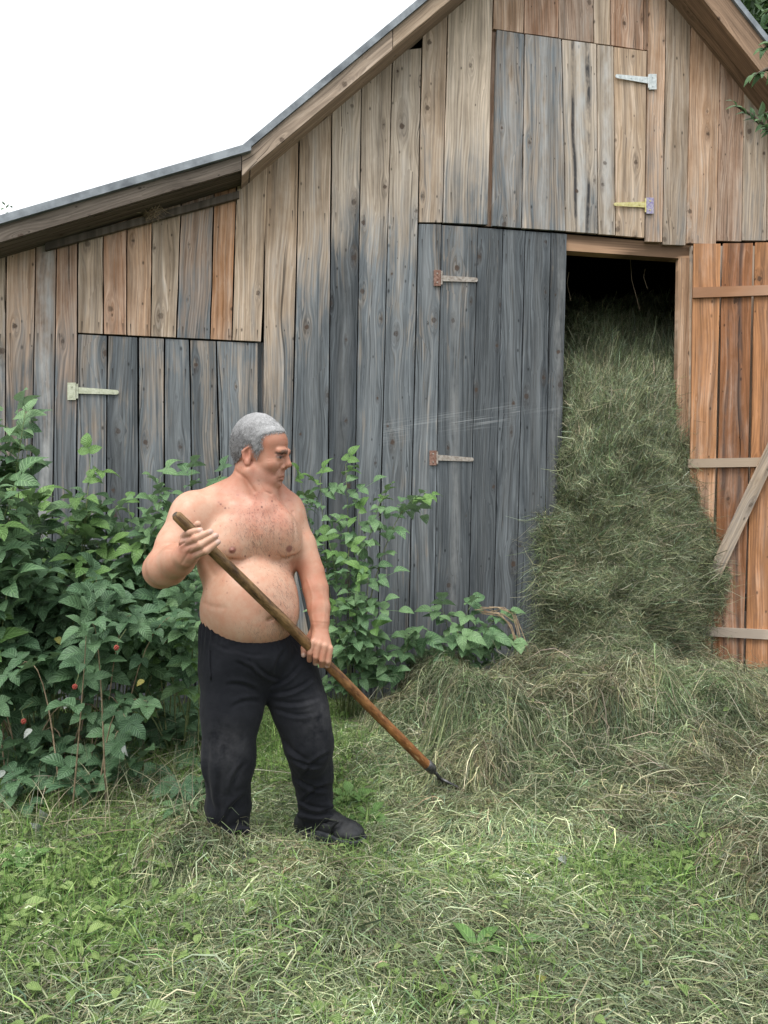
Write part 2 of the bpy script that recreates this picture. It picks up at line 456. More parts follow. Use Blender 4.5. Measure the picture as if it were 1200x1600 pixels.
# ------------------------------------------------------------------ ground height
DOMES = [  # rounded forkfuls of hay: x, y, height, radius across, radius in depth
    (1.00, 4.55, 0.37, 0.50, 0.46), (1.45, 4.75, 0.39, 0.50, 0.50), (1.95, 4.75, 0.30, 0.50, 0.55), (2.5, 4.9, 0.20, 0.6, 0.6), (1.22, 4.08, 0.45, 0.46, 0.36), (0.86, 4.02, 0.33, 0.36, 0.36),
    (1.72, 4.22, 0.33, 0.46, 0.42), (2.2, 4.25, 0.22, 0.50, 0.55), (1.50, 3.75, 0.19, 0.42, 0.42), (1.05, 3.62, 0.14, 0.40, 0.36), (0.40, 4.74, 0.38, 0.30, 0.34), (0.22, 4.50, 0.18, 0.30, 0.35), (0.62, 4.45, 0.25, 0.30, 0.32),
    (0.52, 3.76, 0.42, 0.26, 0.24), (0.42, 3.50, 0.21, 0.22, 0.19), (0.75, 3.52, 0.13, 0.32, 0.28), (0.22, 3.70, 0.08, 0.28, 0.26), (1.10, 3.30, 0.10, 0.55, 0.40), (1.6, 3.25, 0.10, 0.55, 0.45), (0.62, 3.22, 0.06, 0.45, 0.35), (1.95, 3.70, 0.17, 0.46, 0.5), (1.38, 2.62, 0.12, 0.30, 0.34), (-0.66, 2.78, 0.11, 0.20, 0.18), (-0.50, 2.66, 0.06, 0.22, 0.2), (-0.2, 2.5, 0.05, 0.4, 0.25), (0.1, 3.85, 0.07, 0.4, 0.4)]
def soil_z(x, y):
    x = np.asarray(x, float); y = np.asarray(y, float)
    return 0.035 * (fbm(x * 1.3 + 4, y * 1.3, 0.0, 2) - 0.5)
def hay_z(x, y):
    """height of the hay lying on the soil"""
    x = np.asarray(x, float); y = np.asarray(y, float)
    wx_ = (fbm(x * 3 + 5, y * 3, 1.0, 2) - 0.5) * 0.24; wy_ = (fbm(x * 3, y * 3 + 9, 6.0, 2) - 0.5) * 0.24
    z = np.zeros_like(x)
    for mx, my, h, sx, sy in DOMES:
        q = ((x + wx_ - mx) / sx) ** 2 + ((y + wy_ - my) / sy) ** 2
        t = np.clip(1.25 - q, 0, None) / 1.25
        z = z + (h * t ** 0.7 * (0.4 + 0.6 * sstep(0, 0.3, t))) ** 8
    z = z ** 0.125
    lump = fbm(x * 5.5, y * 5.5, 2.0, 3) - 0.5
    return z * (1 + 0.32 * lump) + 0.03 * lump * sstep(0.0, 0.06, z) + 0.012 * lump
def top_z(x, y):
    return soil_z(x, y) + hay_z(x, y)

def make_ground():
    xs = np.concatenate([[-400, -120, -40, -15, -7], np.arange(-4, 4.01, 0.08), [7, 15, 40, 120, 400]])
    ys = np.concatenate([[-400, -60, -15, -4], np.arange(0, 6.01, 0.08), [7, 10, 15, 30, 80, 200, 900]])
    X, Y = np.meshgrid(xs, ys, indexing='ij')
    Z = soil_z(X, Y)
    V = np.stack([X, Y, Z], -1).reshape(-1, 3)
    nx, ny = X.shape
    I = np.arange(nx * ny).reshape(nx, ny)
    F = np.stack([I[:-1, :-1], I[1:, :-1], I[1:, 1:], I[:-1, 1:]], -1).reshape(-1, 4)
    n = NT('meadow_soil')
    geo = n.t.nodes.new('ShaderNodeNewGeometry')
    a = n.noise(geo.outputs['Position'], 1.4, 3.0); b = n.noise(geo.outputs['Position'], 38.0, 4.0, 0.7)
    c = n.mix(n.mrange(a, 0.4, 0.62), (0.055, 0.075, 0.032), (0.085, 0.085, 0.05))
    c = n.mix(n.mrange(b, 0.35, 0.7), n.mix(0.55, c, (0.02, 0.022, 0.012)), c)
    m = n.done(n.bsdf(c, 0.95, n.bump(b, 0.9, 0.02), 0.1))
    g = obj('ground', mesh_np('ground', V, F, 4, m, True))
    tag(g, 'grassy trodden ground in front of the barn', None, None, 'structure')
make_ground()

# ------------------------------------------------------------------ the barn
barn = empty('barn', (WALL.p[0], WALL.p[1], 0), YAW)
tag(barn, 'weathered wooden barn with vertical boards, hay door and lean-to', 'barn')
_seed = [0]
WARM = (0.40, 0.25, 0.155); WARM2 = (0.36, 0.205, 0.125); PALE = (0.46, 0.37, 0.28); BROWN = (0.285, 0.175, 0.115)
ORANGE = (0.43, 0.210, 0.100); TAN = (0.42, 0.31, 0.215)

def board(parent, plane, q, off=0.0, thick=0.024, wf=0.5, fresh=WARM, fx=(0, 0, 0), nail=None, name='board', gap=0.0042, base=(0, 0), nz=6, jit=0.0022, horiz=False):
    """q = four pixels TL, TR, BL, BR on the plane; wf = weathering as a number or a function of pixel row"""
    _seed[0] += 1
    rs = random.Random(_seed[0] * 77 + 5)
    TL, TR, BL, BR = [plane.loc(p[0], p[1], off) for p in q]
    seed = rs.random() * 9
    V, G, Wx, Wc = [], [], [], []
    tilt = rs.uniform(-0.003, 0.003)
    dep = rs.uniform(-0.0025, 0.0025)
    for j in range(nz + 1):
        t = j / nz
        l = [BL[i] + (TL[i] - BL[i]) * t for i in (0, 1)]
        r = [BR[i] + (TR[i] - BR[i]) * t for i in (0, 1)]
        py = (q[2][1] + q[3][1]) / 2 * (1 - t) + (q[0][1] + q[1][1]) / 2 * t
        if horiz:
            l[1] -= -gap - rs.uniform(-jit, jit); r[1] -= gap + rs.uniform(-jit, jit)
        else:
            l[0] += gap + rs.uniform(-jit, jit); r[0] -= gap + rs.uniform(-jit, jit)
        w = wf(py) if callable(wf) else wf
        mid = (l[0] + r[0]) / 2
        for (a, z), o, sx in ((l, off + dep + tilt, -1), (r, off + dep - tilt, 1), (r, off - thick, 1), (l, off - thick, -1)):
            V.append((a, -o, z))
            if horiz: G.append((z - (l[1] + r[1]) / 2, mid * 1.0, seed))
            else: G.append((a - mid, z, seed))
            Wx.append(w); Wc.append((a, z, 0))
    hw = abs(TR[0] - TL[0]) / 2
    F = []
    for j in range(nz):
        b = 4 * j
        for k in range(4):
            k2 = (k + 1) % 4
            F.append((b + k, b + k2, b + 4 + k2, b + 4 + k))
    F += [(3, 2, 1, 0), (4 * nz, 4 * nz + 1, 4 * nz + 2, 4 * nz + 3)]
    o0 = Vector(V[0])
    V = [Vector(v) - o0 for v in V]
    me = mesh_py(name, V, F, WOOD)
    def fa(nm, typ, arr):
        a = me.attributes.new(nm, typ, 'POINT')
        arr = np.asarray(arr, np.float32)
        a.data.foreach_set({'FLOAT': 'value', 'FLOAT_VECTOR': 'vector', 'FLOAT_COLOR': 'color'}[typ], arr.ravel())
    k = rs.uniform(0.74, 1.14); kk = rs.uniform(-0.03, 0.03)
    n = len(V)
    fa('gco', 'FLOAT_VECTOR', G); fa('wx', 'FLOAT', np.array(Wx) + rs.uniform(-0.15, 0.13))
    fa('wco', 'FLOAT_VECTOR', Wc)
    fa('fresh', 'FLOAT_COLOR', [(fresh[0] * k, fresh[1] * k * (1 - kk), fresh[2] * k * (1 - 2 * kk), 1)] * n)
    fa('fx', 'FLOAT_VECTOR', [fx] * n)
    nzz = -9.0
    if nail is not None:
        nzz = HC + (800 - nail) / FPX * (plane.p[1] + plane.d[1] * (BL[0]))   # wall height of the nail row
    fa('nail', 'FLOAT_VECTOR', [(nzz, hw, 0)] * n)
    return obj(name, me, parent, o0 - Vector(base + (0,) if len(base) == 2 else base))

def lerp_y(y0, y1, w0, w1):
    return lambda py: w0 + (w1 - w0) * float(sstep(y0, y1, py))
def edge(pts):
    """x of a board joint at a pixel row; pts = (y, x) measured on the photograph"""
    pts = sorted(pts)
    def f(y):
        if y <= pts[0][0]: a, b = pts[0], pts[1]
        elif y >= pts[-1][0]: a, b = pts[-2], pts[-1]
        else:
            for a, b in zip(pts, pts[1:]):
                if a[0] <= y <= b[0]: break
        return a[1] + (b[1] - a[1]) * (y - a[0]) / (b[0] - a[0])
    return f
def quad(el, er, ytl, ytr, ybl, ybr):
    return [(el(ytl), ytl), (er(ytr), ytr), (el(ybl), ybl), (er(ybr), ybr)]

def roof_l(x): return 283 - 0.785 * (x - 382)      # line where the main soffit meets the boards, left of the ridge
def roof_r(x): return (x - 1028) * 0.96
def lean(x): return 398 - 0.30 * x                 # same for the lean-to

# --- wall left of the side door and far left, under the lean-to
ex = [edge([(400, x0), (1000, x1)]) for x0, x1 in ((-300, -315), (-252, -266), (-205, -216), (-158, -168), (-112, -118), (-75, -82), (-34, -40), (9.5, 7), (56, 44), (88, 79), (121.5, 118))]
for i in range(len(ex) - 1):
    x = ex[i](400)
    board(barn, WALL, quad(ex[i], ex[i + 1], lean(x) - 18, lean(ex[i + 1](400)) - 18, 1094, 1094), 0.0,
          wf=lerp_y(395, 700, 0.38, 1.12), fresh=[BROWN, WARM2, TAN, WARM][i % 4], fx=(0.6 if i == 8 else 0.1, 0, 0), nail=520)
# --- short boards above the side door
eb = [edge([(360, a), (525, b)]) for a, b in ((121.5, 121), (161, 161), (198.5, 197.5), (237.5, 235.5), (281.5, 275.5), (333, 328.5), (367.5, 362.5), (415, 409))]
fr = [TAN, WARM2, WARM, TAN, BROWN, (0.42, 0.215, 0.105), TAN]
for i in range(7):
    xa, xb = eb[i](400), eb[i + 1](400)
    ya, yb = 519.5 + (xa - 121) * 0.048, 519.5 + (xb - 121) * 0.048
    top = (lambda q: lean(q) - 18)
    last = i == 6
    board(barn, WALL, quad(eb[i], eb[i + 1], top(xa) if not last else 262, top(xb) if not last else 240, ya, yb), 0.004 if not last else 0.012,
          wf=lerp_y(300, 560, 0.28, 0.42 if i not in (4,) else 0.75), fresh=fr[i], nail=502 + (xa - 121) * 0.05)
# --- side door, hinged on its left
side_door = MB()
a0 = WALL.loc(118, 600, -0.024)[0]; a1 = WALL.loc(404, 600, -0.024)[0]
for z in (0.9,):
    side_door.box(a0 + 0.03, a1 - 0.03, 0.026, 0.05, z, z + 0.11)
side_door = side_door.build('side_door', M_DARKIN, barn)
es = [edge(p) for p in (((520, 121), (1095, 118)), ((522, 168), (640, 165), (1095, 163)), ((525, 215.5), (700, 217.5), (1095, 217.5)), ((527, 257), (1095, 255)),
                        ((530, 296), (700, 300), (1095, 305)), ((532, 338), (1095, 352)), ((535, 403.5), (1095, 402)))]
for i in range(6):
    xa, xb = es[i](530), es[i + 1](530)
    board(side_door, WALL, quad(es[i], es[i + 1], 522.5 + (xa - 121) * 0.05, 522.5 + (xb - 121) * 0.05, 1094 - i, 1094 - i), -0.002,
          wf=lerp_y(520, 900, 0.92, 1.18), fresh=TAN, fx=(0.1, 0.05, 0), gap=0.0055, nail=575)
# --- long boards of the main wall
em = [edge(p) for p in (((266, 414), (540, 410.5), (1095, 407)), ((217, 467.5), (550, 460), (672, 453.5), (1095, 447)), ((171, 519), (550, 515), (1095, 510)),
                        ((130, 565), (550, 558), (780, 553), (1095, 550)), ((95, 613), (500, 604), (750, 595), (1095, 587)),
                        ((56, 660), (500, 650.5), (760, 644), (1095, 636)))]
frm = [TAN, TAN, PALE, PALE, PALE]
for i in range(5):
    xa, xb = em[i](200), em[i + 1](200)
    sq = i == 4
    board(barn, WALL, quad(em[i], em[i + 1], roof_l(xa) - 14 if not sq else 80, roof_l(xb) - 14 if not sq else 75, 1092, 1092), 0.0,
          wf=lerp_y([330, 240, 200, 190, 190][i], [720, 600, 520, 500, 500][i], [0.28, 0.22, 0.2, 0.2, 0.2][i], [1.08, 1.2, 1.22, 1.2, 1.18][i]), fresh=frm[i],
          fx=(0.12, 0.0, 0.75 if i == 4 else 0), gap=[0.004, 0.0062, 0.004, 0.004, 0.004][i], nail=325 + i * 3)
# --- board by the closed door, and the boards above it
eu = [em[5], edge([(21, 700), (347, 691.5)]), edge([(0, 770), (350, 762)])]
board(barn, WALL, quad(eu[0], eu[1], 38, 5, 346.5, 347.5), 0.006, wf=lerp_y(120, 400, 0.22, 0.6), fresh=TAN, nail=325)
board(barn, WALL, quad(eu[1], eu[2], 8, -40, 347.5, 351), 0.008, wf=lerp_y(80, 380, 0.16, 1.0), fresh=PALE, nail=300)
ej = edge([(346, 690), (550, 687), (980, 678), (1095, 676)])
board(barn, WALL, quad(em[5], ej, 350, 350.5, 1092, 1092), 0.0, wf=1.08, fresh=TAN, fx=(0.15, 0, 0.8), nail=372)
# --- closed door leaf
cd = MB()
a0 = WALL.loc(694, 600, -0.024)[0]; a1 = WALL.loc(880, 600, -0.024)[0]
for z in (1.3,):
    cd.box(a0, a1 - 0.02, 0.030, 0.055, z, z + 0.11)
closed_door = cd.build('closed_door', M_DARKIN, barn)
ed = [ej, edge([(352, 746.5), (500, 742.5), (788, 734), (1095, 729)]), edge([(357, 786), (500, 781), (750, 775), (1095, 768)]),
      edge([(361, 820.5), (500, 818), (738, 812), (1095, 803)]), edge([(363, 861), (500, 857), (806, 852.5), (1095, 847)]), edge([(365, 886.5), (585, 882), (1095, 869)])]
for i in range(5):
    xa, xb = ed[i](360), ed[i + 1](360)
    y = lambda q: 351.5 + (q - 690) * 0.073
    board(closed_door, WALL, quad(ed[i], ed[i + 1], y(xa), y(xb), 1060, 1060), 0.003, wf=[1.12, 1.22, 1.2, 1.22, 1.1][i] if i else lerp_y(350, 640, 0.98, 1.2), fresh=TAN,
          fx=([0.25, 0.05, 0.1, 0.1, 0.3][i], 0, 1.0 if i < 3 else 0.3), nail=372 if i != 2 else 395)
# --- loft hatch
lh = MB()
a0 = WALL.loc(780, 200, -0.02)[0]; a1 = WALL.loc(1000, 200, -0.02)[0]
for py in (200,):
    z = WALL.loc(890, py, 0)[1]; lh.box(a0, a1, 0.024, 0.045, z - 0.05, z + 0.05)
hatch = lh.build('loft_hatch', M_DARKIN, barn)
eh = [edge(p) for p in (((47, 775), (352, 768)), ((56, 820), (356, 815)), ((64, 877.5), (362, 884)), ((70, 932.5), (366, 934.5)), ((75, 959), (367, 962)), ((80, 1011), (371, 1007)))]
fh = [(0.90, TAN, (0.35, 0, 0)), (0.84, TAN, (0.45, 0.1, 0)), (0.50, PALE, (0.9, 0.95, 0)), (0.36, PALE, (0.6, 0.2, 0)), (0.36, TAN, (0.1, 0.15, 0))]
for i in range(5):
    xa, xb = eh[i](60), eh[i + 1](60)
    w, f, fx = fh[i]
    yt = lambda q: 47 + (q - 775) * 0.141
    yb = lambda q: 352 + (q - 768) * 0.080
    board(hatch, WALL, quad(eh[i], eh[i + 1], yt(xa), yt(xb), yb(xa), yb(xb)), 0.016 if i < 2 else 0.010, wf=w if i < 2 else lerp_y(60, 330, w - 0.1, w + 0.06), fresh=f, fx=fx,
          nail=100 if i < 3 else 345, gap=0.005)
# --- boards above the hatch
eg = [edge([(-150, a + d), (100, a)]) for a, d in ((770, 3), (818.5, 2), (872.5, 1), (927.5, 0), (954, 0), (1006, 0), (1014, 0))]
for i in range(6):
    xa, xb = eg[i](0), eg[i + 1](0)
    yt = lambda q: 45 + (q - 775) * 0.141
    topy = lambda q: max(-230, roof_l(q) - 14, roof_r(q) - 14)
    board(barn, WALL, quad(eg[i], eg[i + 1], topy(xa), topy(xb), yt(xa), yt(xb)), 0.0, wf=0.22, fresh=[WARM, WARM2, BROWN, TAN, WARM2, BROWN][i], nail=None, nz=4)
# --- boards right of the hatch
er = [edge(p) for p in (((0, 1014), (377, 1008)), ((19, 1040.6), (379, 1035)), ((64, 1079), (382, 1072)), ((118, 1125), (379, 1119)), ((165, 1163), (375, 1159)),
                        ((200, 1199), (375, 1197)), ((240, 1246), (375, 1244)), ((240, 1290), (375, 1288)), ((300, 1340), (375, 1338)), ((300, 1386), (375, 1384)))]
frr = [WARM, TAN, WARM, BROWN, TAN, WARM, TAN, WARM, BROWN]
for i in range(9):
    xa, xb = er[i](100), er[i + 1](100)
    yb = [377, 382, 380, 376, 375, 375, 376, 376, 376][i]
    board(barn, WALL, quad(er[i], er[i + 1], roof_r(xa) - 12, roof_r(xb) - 12, yb, yb + 1), 0.004 if i else 0.012, wf=lerp_y(30, 420, 0.22, 0.5), fresh=frr[i], nail=None)
# --- boards of the wall right of the hay door, behind the open leaf
xs_ = [1079, 1124, 1172, 1222, 1270, 1320, 1372, 1420]
for a, b in zip(xs_, xs_[1:]):
    board(barn, WALL, quad(edge([(300, a), (1000, a - 3)]), edge([(300, b), (1000, b - 3)]), 384, 384, 1078, 1078), -0.004, wf=0.5, fresh=TAN)

# --- timber frame of the hay door
def beam(name, q, off0, off1, wf, fresh, horiz=False):
    return board(barn, WALL, q, off0, off0 - off1, wf=wf, fresh=fresh, name=name, gap=0.0, jit=0.001, horiz=horiz)
beam('lintel', [(880, 366), (1082, 383), (880, 391.5), (1082, 405)], -0.028, -0.12, 0.12, WARM, True)
beam('door_post', [(1060.5, 402), (1080, 404), (1049, 1060), (1066, 1060)], -0.027, -0.065, 0.1, WARM)
beam('door_post', [(764, 40), (782, 42), (758, 353), (778, 354)], -0.026, -0.12, 0.15, BROWN)
beam('door_post', [(398, 534), (418, 536), (398, 1090), (416, 1090)], -0.05, -0.14, 0.9, BROWN)
beam('foundation_beam', [(-330, 1088), (690, 1078), (-330, 1112), (690, 1098)], -0.03, -0.16, 1.0, TAN, True)

# --- hinges
def hinge(parent, plane, strap, plate, m_strap, m_plate, off, nm='hinge'):
    """strap = (x0, y0, x1, y1, width at plate, width at tip) in pixels, plate = (x0, y0, x1, y1)"""
    x0, y0, x1, y1, w0, w1 = strap
    L = lambda x, y: plane.loc(x, y, off)
    m = MB()
    m.prism([L(plate[0], plate[3]), L(plate[2], plate[3]), L(plate[2], plate[1]), L(plate[0], plate[1])], -off - 0.004, -off)
    hp = m.build(nm, m_plate, parent)
    hp_v = MB()
    tipc = L(x1, y1); n = 6; r = abs(L(x1, y1 - w1 / 2)[1] - tipc[1])
    sgn = 1 if x1 > x0 else -1
    tip = [(tipc[0] + sgn * r * math.sin(math.pi * k / n), tipc[1] - r * math.cos(math.pi * k / n)) for k in range(n + 1)]
    poly = [L(x0, y0 + w0 / 2)] + tip + [L(x0, y0 - w0 / 2)]
    if sgn < 0: poly = poly[::-1]
    hp_v.prism(poly, -off - 0.005, -off - 0.0012)
    pz = L(x0, plate[1])[1], L(x0, plate[3])[1]
    hp_v.tube([(L(x0, y0)[0], -off - 0.006, pz[0] - 0.008), (L(x0, y0)[0], -off - 0.006, pz[1] + 0.008)], 0.006, 8)
    for t in (0.2, 0.55, 0.92):
        c = L(x0 + (x1 - x0) * t, y0 + (y1 - y0) * t)
        hp_v.disc((c[0], -off - 0.005, c[1]), 0.006, 0.003)
    for yy in (0.22, 0.78):
        c = L((plate[0] + plate[2]) / 2, plate[1] + (plate[3] - plate[1]) * yy)
        hp_v.disc((c[0], -off - 0.004, c[1]), 0.006, 0.003)
    return hp, hp_v, m_strap
def hinge2(parent, *a, label=None):
    # the plate is the hinge, its strap goes into the same object as a second material
    hp, v, ms = hinge(parent, *a)
    me = hp.data
    n0 = len(me.vertices); np0 = len(me.polygons)
    V = [tuple(q.co) for q in me.vertices] + v.V
    F = [tuple(p.vertices) for p in me.polygons] + [tuple(i + n0 for i in f) for f in v.F]
    m2 = mesh_py('hinge', V, F, me.materials[0]); m2.materials.append(ms)
    m2.polygons.foreach_set('material_index', [0] * np0 + [1] * (len(F) - np0))
    hp.data = m2
    if label: hp['label'] = label
hinge2(closed_door, WALL, (690, 435, 743, 437.5, 9, 7), (677.5, 422, 688.5, 447), M_STRAP, M_RUST, 0.009, label='rusty upper hinge')
hinge2(closed_door, WALL, (683, 715, 737, 718, 9, 6), (671, 704, 682, 727), M_STRAP, M_RUST, 0.009, label='rusty lower hinge')
hinge2(side_door, WALL, (121, 610, 182, 613, 10, 7), (105.5, 598, 118.5, 625), M_CREAM, M_CREAM, 0.006, label='cream zinc hinge')
hinge2(hatch, WALL, (1013, 126, 964, 119.5, 10, 6), (1013.5, 116, 1025.5, 140), M_GALV, M_GALV, 0.020, label='bright galvanised upper hinge')
hinge2(hatch, WALL, (1008, 320, 961, 319.5, 9, 5), (1009.5, 309, 1021, 334), M_YELLOWZ, M_PURPLEZ, 0.020, label='yellow lower hinge with a purple plate')

# --- open door leaf, swung towards the camera
hp = WALL.world(WALL.loc(1080, 700, 0.03)[0], 0.03, 0)
ODOOR = Plane(hp.x, hp.y, R(-13))
inv = Matrix.Rotation(-YAW, 4, 'Z') @ Matrix.Translation((-WALL.p[0], -WALL.p[1], 0))
dm = MB()
dm.box(0.05, 1.0, 0.036, 0.05, 0.55, 0.68)
odoor = dm.build('open_door', M_DARKIN, barn)
odoor.location = inv @ Vector((hp.x, hp.y, 0)); odoor.rotation_euler = (0, 0, R(-13) - YAW)
eo = [edge(p) for p in (((382, 1082), (700, 1074), (990, 1071), (1080, 1070)), ((380, 1128.5), (770, 1121), (990, 1112), (1080, 1111)), ((380, 1178.5), (770, 1169), (1035, 1164), (1080, 1163)),
                        ((378, 1232), (1080, 1216)), ((378, 1280), (1080, 1266)), ((378, 1334), (1080, 1322)))]
fo = [ORANGE, (0.36, 0.165, 0.080), ORANGE, (0.40, 0.20, 0.095), ORANGE]
for i in range(5):
    board(odoor, ODOOR, quad(eo[i], eo[i + 1], 381 - i, 380.5 - i, 1068 + i * 8, 1074 + i * 8), 0.0, wf=lerp_y(500, 900, -0.16, 0.04 if i else 0.12), fresh=fo[i],
          fx=(0.12, 0.65 if i == 1 else 0.4, 0), gap=0.009, name='plank', jit=0.004)
def batten(q, wf, fresh, name='batten', off=0.026, horiz=True):
    return board(odoor, ODOOR, q, off, 0.024, wf=wf, fresh=fresh, name=name, gap=0.0, jit=0.0012, horiz=horiz)
batten([(1083, 449), (1330, 441), (1083, 465), (1330, 456)], 0.1, (0.34, 0.18, 0.10))
batten([(1075, 717), (1322, 712), (1075, 731), (1322, 727)], 0.45, TAN)
batten([(1071, 978), (1315, 990), (1071, 992), (1315, 1006)], 0.4, TAN)
batten([(1262, 560), (1288, 552), (1070, 972), (1092, 976)], 0.45, TAN, 'brace', 0.051, False)

# --- roof
OV = 0.22
def rl(px, py, off=OV): return WALL.loc(px, py, off)
def mline(x): return 212 - 0.8314 * (x - 400)          # top edge of the metal, left slope
def mline_r(x): return (x - 1145) * 1.25
RID = (953, mline(953))
pl_top, pl_rid, pl_rt = rl(378, mline(378)), rl(*RID), rl(1420, mline_r(1420))
def shift(p, d): return (p[0], p[1] - d)
def slab(name, pts, thick0, thick1, off0, off1, mat, parent=barn):
    """band below a polyline, from thick0 to thick1 under it"""
    m = MB()
    for a, b in zip(pts, pts[1:]):
        m.prism([shift(a, thick1), shift(b, thick1), shift(b, thick0), shift(a, thick0)], -off0, -off1)
    return m.build(name, mat, parent)
roof = slab('roof', [pl_top, pl_rid, pl_rt], 0.0, 0.055, OV + 0.03, -6.0, M_ROOF)
lt0, lt1 = rl(-420, 342 + 420 * 0.291), rl(392, 342 - 392 * 0.291)
lean_roof = slab('roof', [lt0, (lt1[0], lt1[1])], 0.0, 0.05, OV + 0.05, -6.0, M_ROOF)
lean_roof['label'] = 'lower lean-to roof'
def deck(parent, a, b, t0, t1, n, nm='roof_board', wf=0.55, fresh=BROWN, face=True):
    """boards running along the slope under the sheet, split across the depth"""
    w = 0.118
    for i in range(n):
        m = MB(); y0 = OV - 0.012 - i * w
        _seed[0] += 1
        V = []
        q = [shift(a, t1), shift(b, t1), shift(b, t0), shift(a, t0)]
        m.prism(q, -y0, -(y0 - w + 0.004))
        o = m.build(nm, WOOD, parent)
        wood_attrs(o.data, 'slope', wf, fresh)
def wood_attrs(me, mode, wf, fresh, along=(1, 0, 0)):
    n = len(me.vertices)
    co = np.zeros(n * 3, np.float32); me.vertices.foreach_get('co', co); co = co.reshape(-1, 3)
    rs = random.Random(_seed[0] * 31 + 1)
    if mode == 'slope':
        i0, i1 = co[:, 0].argmin(), co[:, 0].argmax()
        ad = co[i1] - co[i0]; ad[1] = 0; ad = ad / np.linalg.norm(ad)
        u = co @ ad; v = co[:, 1] + co @ np.array([-ad[2], 0, ad[0]])
    elif mode == 'x':
        u = co[:, 0]; v = co[:, 2] + co[:, 1]
    else:
        u = co[:, 2]; v = co[:, 0] + co[:, 1]
    G = np.stack([v - v.mean(), u, np.full(n, rs.random() * 9)], -1)
    def fa(nm, typ, arr):
        a = me.attributes.new(nm, typ, 'POINT')
        a.data.foreach_set({'FLOAT': 'value', 'FLOAT_VECTOR': 'vector', 'FLOAT_COLOR': 'color'}[typ], np.asarray(arr, np.float32).ravel())
    fa('gco', 'FLOAT_VECTOR', G); fa('wx', 'FLOAT', np.full(n, wf)); fa('fresh', 'FLOAT_COLOR', [(*fresh, 1)] * n)
    fa('fx', 'FLOAT_VECTOR', np.zeros((n, 3))); fa('nail', 'FLOAT_VECTOR', [(-9, 0.1, 0)] * n); fa('wco', 'FLOAT_VECTOR', np.zeros((n, 3)))
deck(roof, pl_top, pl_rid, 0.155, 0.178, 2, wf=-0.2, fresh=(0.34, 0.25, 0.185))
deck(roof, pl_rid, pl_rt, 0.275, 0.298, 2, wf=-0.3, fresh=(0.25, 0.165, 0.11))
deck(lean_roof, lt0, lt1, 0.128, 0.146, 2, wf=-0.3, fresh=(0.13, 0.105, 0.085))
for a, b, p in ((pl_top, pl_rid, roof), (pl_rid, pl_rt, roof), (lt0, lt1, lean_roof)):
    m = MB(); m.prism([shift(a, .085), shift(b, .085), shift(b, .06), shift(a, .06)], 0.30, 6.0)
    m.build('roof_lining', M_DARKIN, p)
def barge(parent, a, b, t0, t1, wf, fresh, off=OV + 0.012, sd=0):
    m = MB(); m.prism([shift(a, t1), shift(b, t1), shift(b, t0), shift(a, t0)], -off, -(off - 0.022))
    o = m.build('barge_board', WOOD, parent); _seed[0] += 1
    wood_attrs(o.data, 'slope', wf, fresh); return o
def on(a, b, t): return (a[0] + (b[0] - a[0]) * t, a[1] + (b[1] - a[1]) * t)
barge(roof, pl_top, on(pl_top, pl_rid, 0.383), 0.057, 0.182, 0.0, (0.36, 0.28, 0.215))
barge(roof, on(pl_top, pl_rid, 0.385), pl_rid, 0.057, 0.176, -0.05, (0.33, 0.25, 0.18))
barge(roof, pl_rid, on(pl_rid, pl_rt, 0.6), 0.057, 0.30, -0.3, (0.27, 0.18, 0.12))
barge(roof, on(pl_rid, pl_rt, 0.602), pl_rt, 0.057, 0.30, -0.3, (0.27, 0.18, 0.12))
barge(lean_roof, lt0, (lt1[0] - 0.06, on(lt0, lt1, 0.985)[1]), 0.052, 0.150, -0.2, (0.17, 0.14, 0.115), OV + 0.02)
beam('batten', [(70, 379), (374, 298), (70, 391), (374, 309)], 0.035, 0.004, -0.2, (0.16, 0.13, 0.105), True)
# square-section rafter ends showing through under the eaves
sl0, sl1 = WALL.loc(383, 300, 0)[0], WALL.loc(1300, 300, 0)[0]

# --- inside of the barn: rear wall with one chink of daylight, side walls, earth floor
sL, sR = WALL.loc(-310, 500, 0)[0], pl_rt[0] - 0.06
def roof_z(a):
    pts = [lt0, (pl_top[0], on(lt0, lt1, (pl_top[0] - lt0[0]) / (lt1[0] - lt0[0]))[1]), pl_top, pl_rid, pl_rt]
    for p, q in zip(pts, pts[1:]):
        if p[0] <= a <= q[0] and q[0] > p[0]:
            return p[1] + (q[1] - p[1]) * (a - p[0]) / (q[0] - p[0]) - 0.09
    return 2.0
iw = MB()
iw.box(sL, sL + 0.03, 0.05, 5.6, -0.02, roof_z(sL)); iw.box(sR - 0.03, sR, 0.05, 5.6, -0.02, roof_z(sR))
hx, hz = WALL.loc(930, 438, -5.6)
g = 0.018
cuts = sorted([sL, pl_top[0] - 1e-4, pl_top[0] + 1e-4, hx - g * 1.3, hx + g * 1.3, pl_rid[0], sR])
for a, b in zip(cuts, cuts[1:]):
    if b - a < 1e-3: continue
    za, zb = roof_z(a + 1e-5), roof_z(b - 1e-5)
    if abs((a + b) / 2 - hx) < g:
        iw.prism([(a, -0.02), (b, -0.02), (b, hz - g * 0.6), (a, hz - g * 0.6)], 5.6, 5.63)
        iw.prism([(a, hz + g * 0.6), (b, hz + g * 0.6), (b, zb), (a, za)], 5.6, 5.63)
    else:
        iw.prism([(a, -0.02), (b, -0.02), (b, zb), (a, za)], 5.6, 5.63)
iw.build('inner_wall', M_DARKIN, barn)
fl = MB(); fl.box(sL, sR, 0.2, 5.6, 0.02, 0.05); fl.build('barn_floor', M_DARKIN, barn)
# ------------------------------------------------------------------ the man: sculpted as one smooth distance field
D0 = 2.87
def mp(px, py, d=0.0):
    v = at(px, py, D0 + d); return np.array(v, float)
def ps(px, d=0.0):
    return px * (D0 + d) / FPX

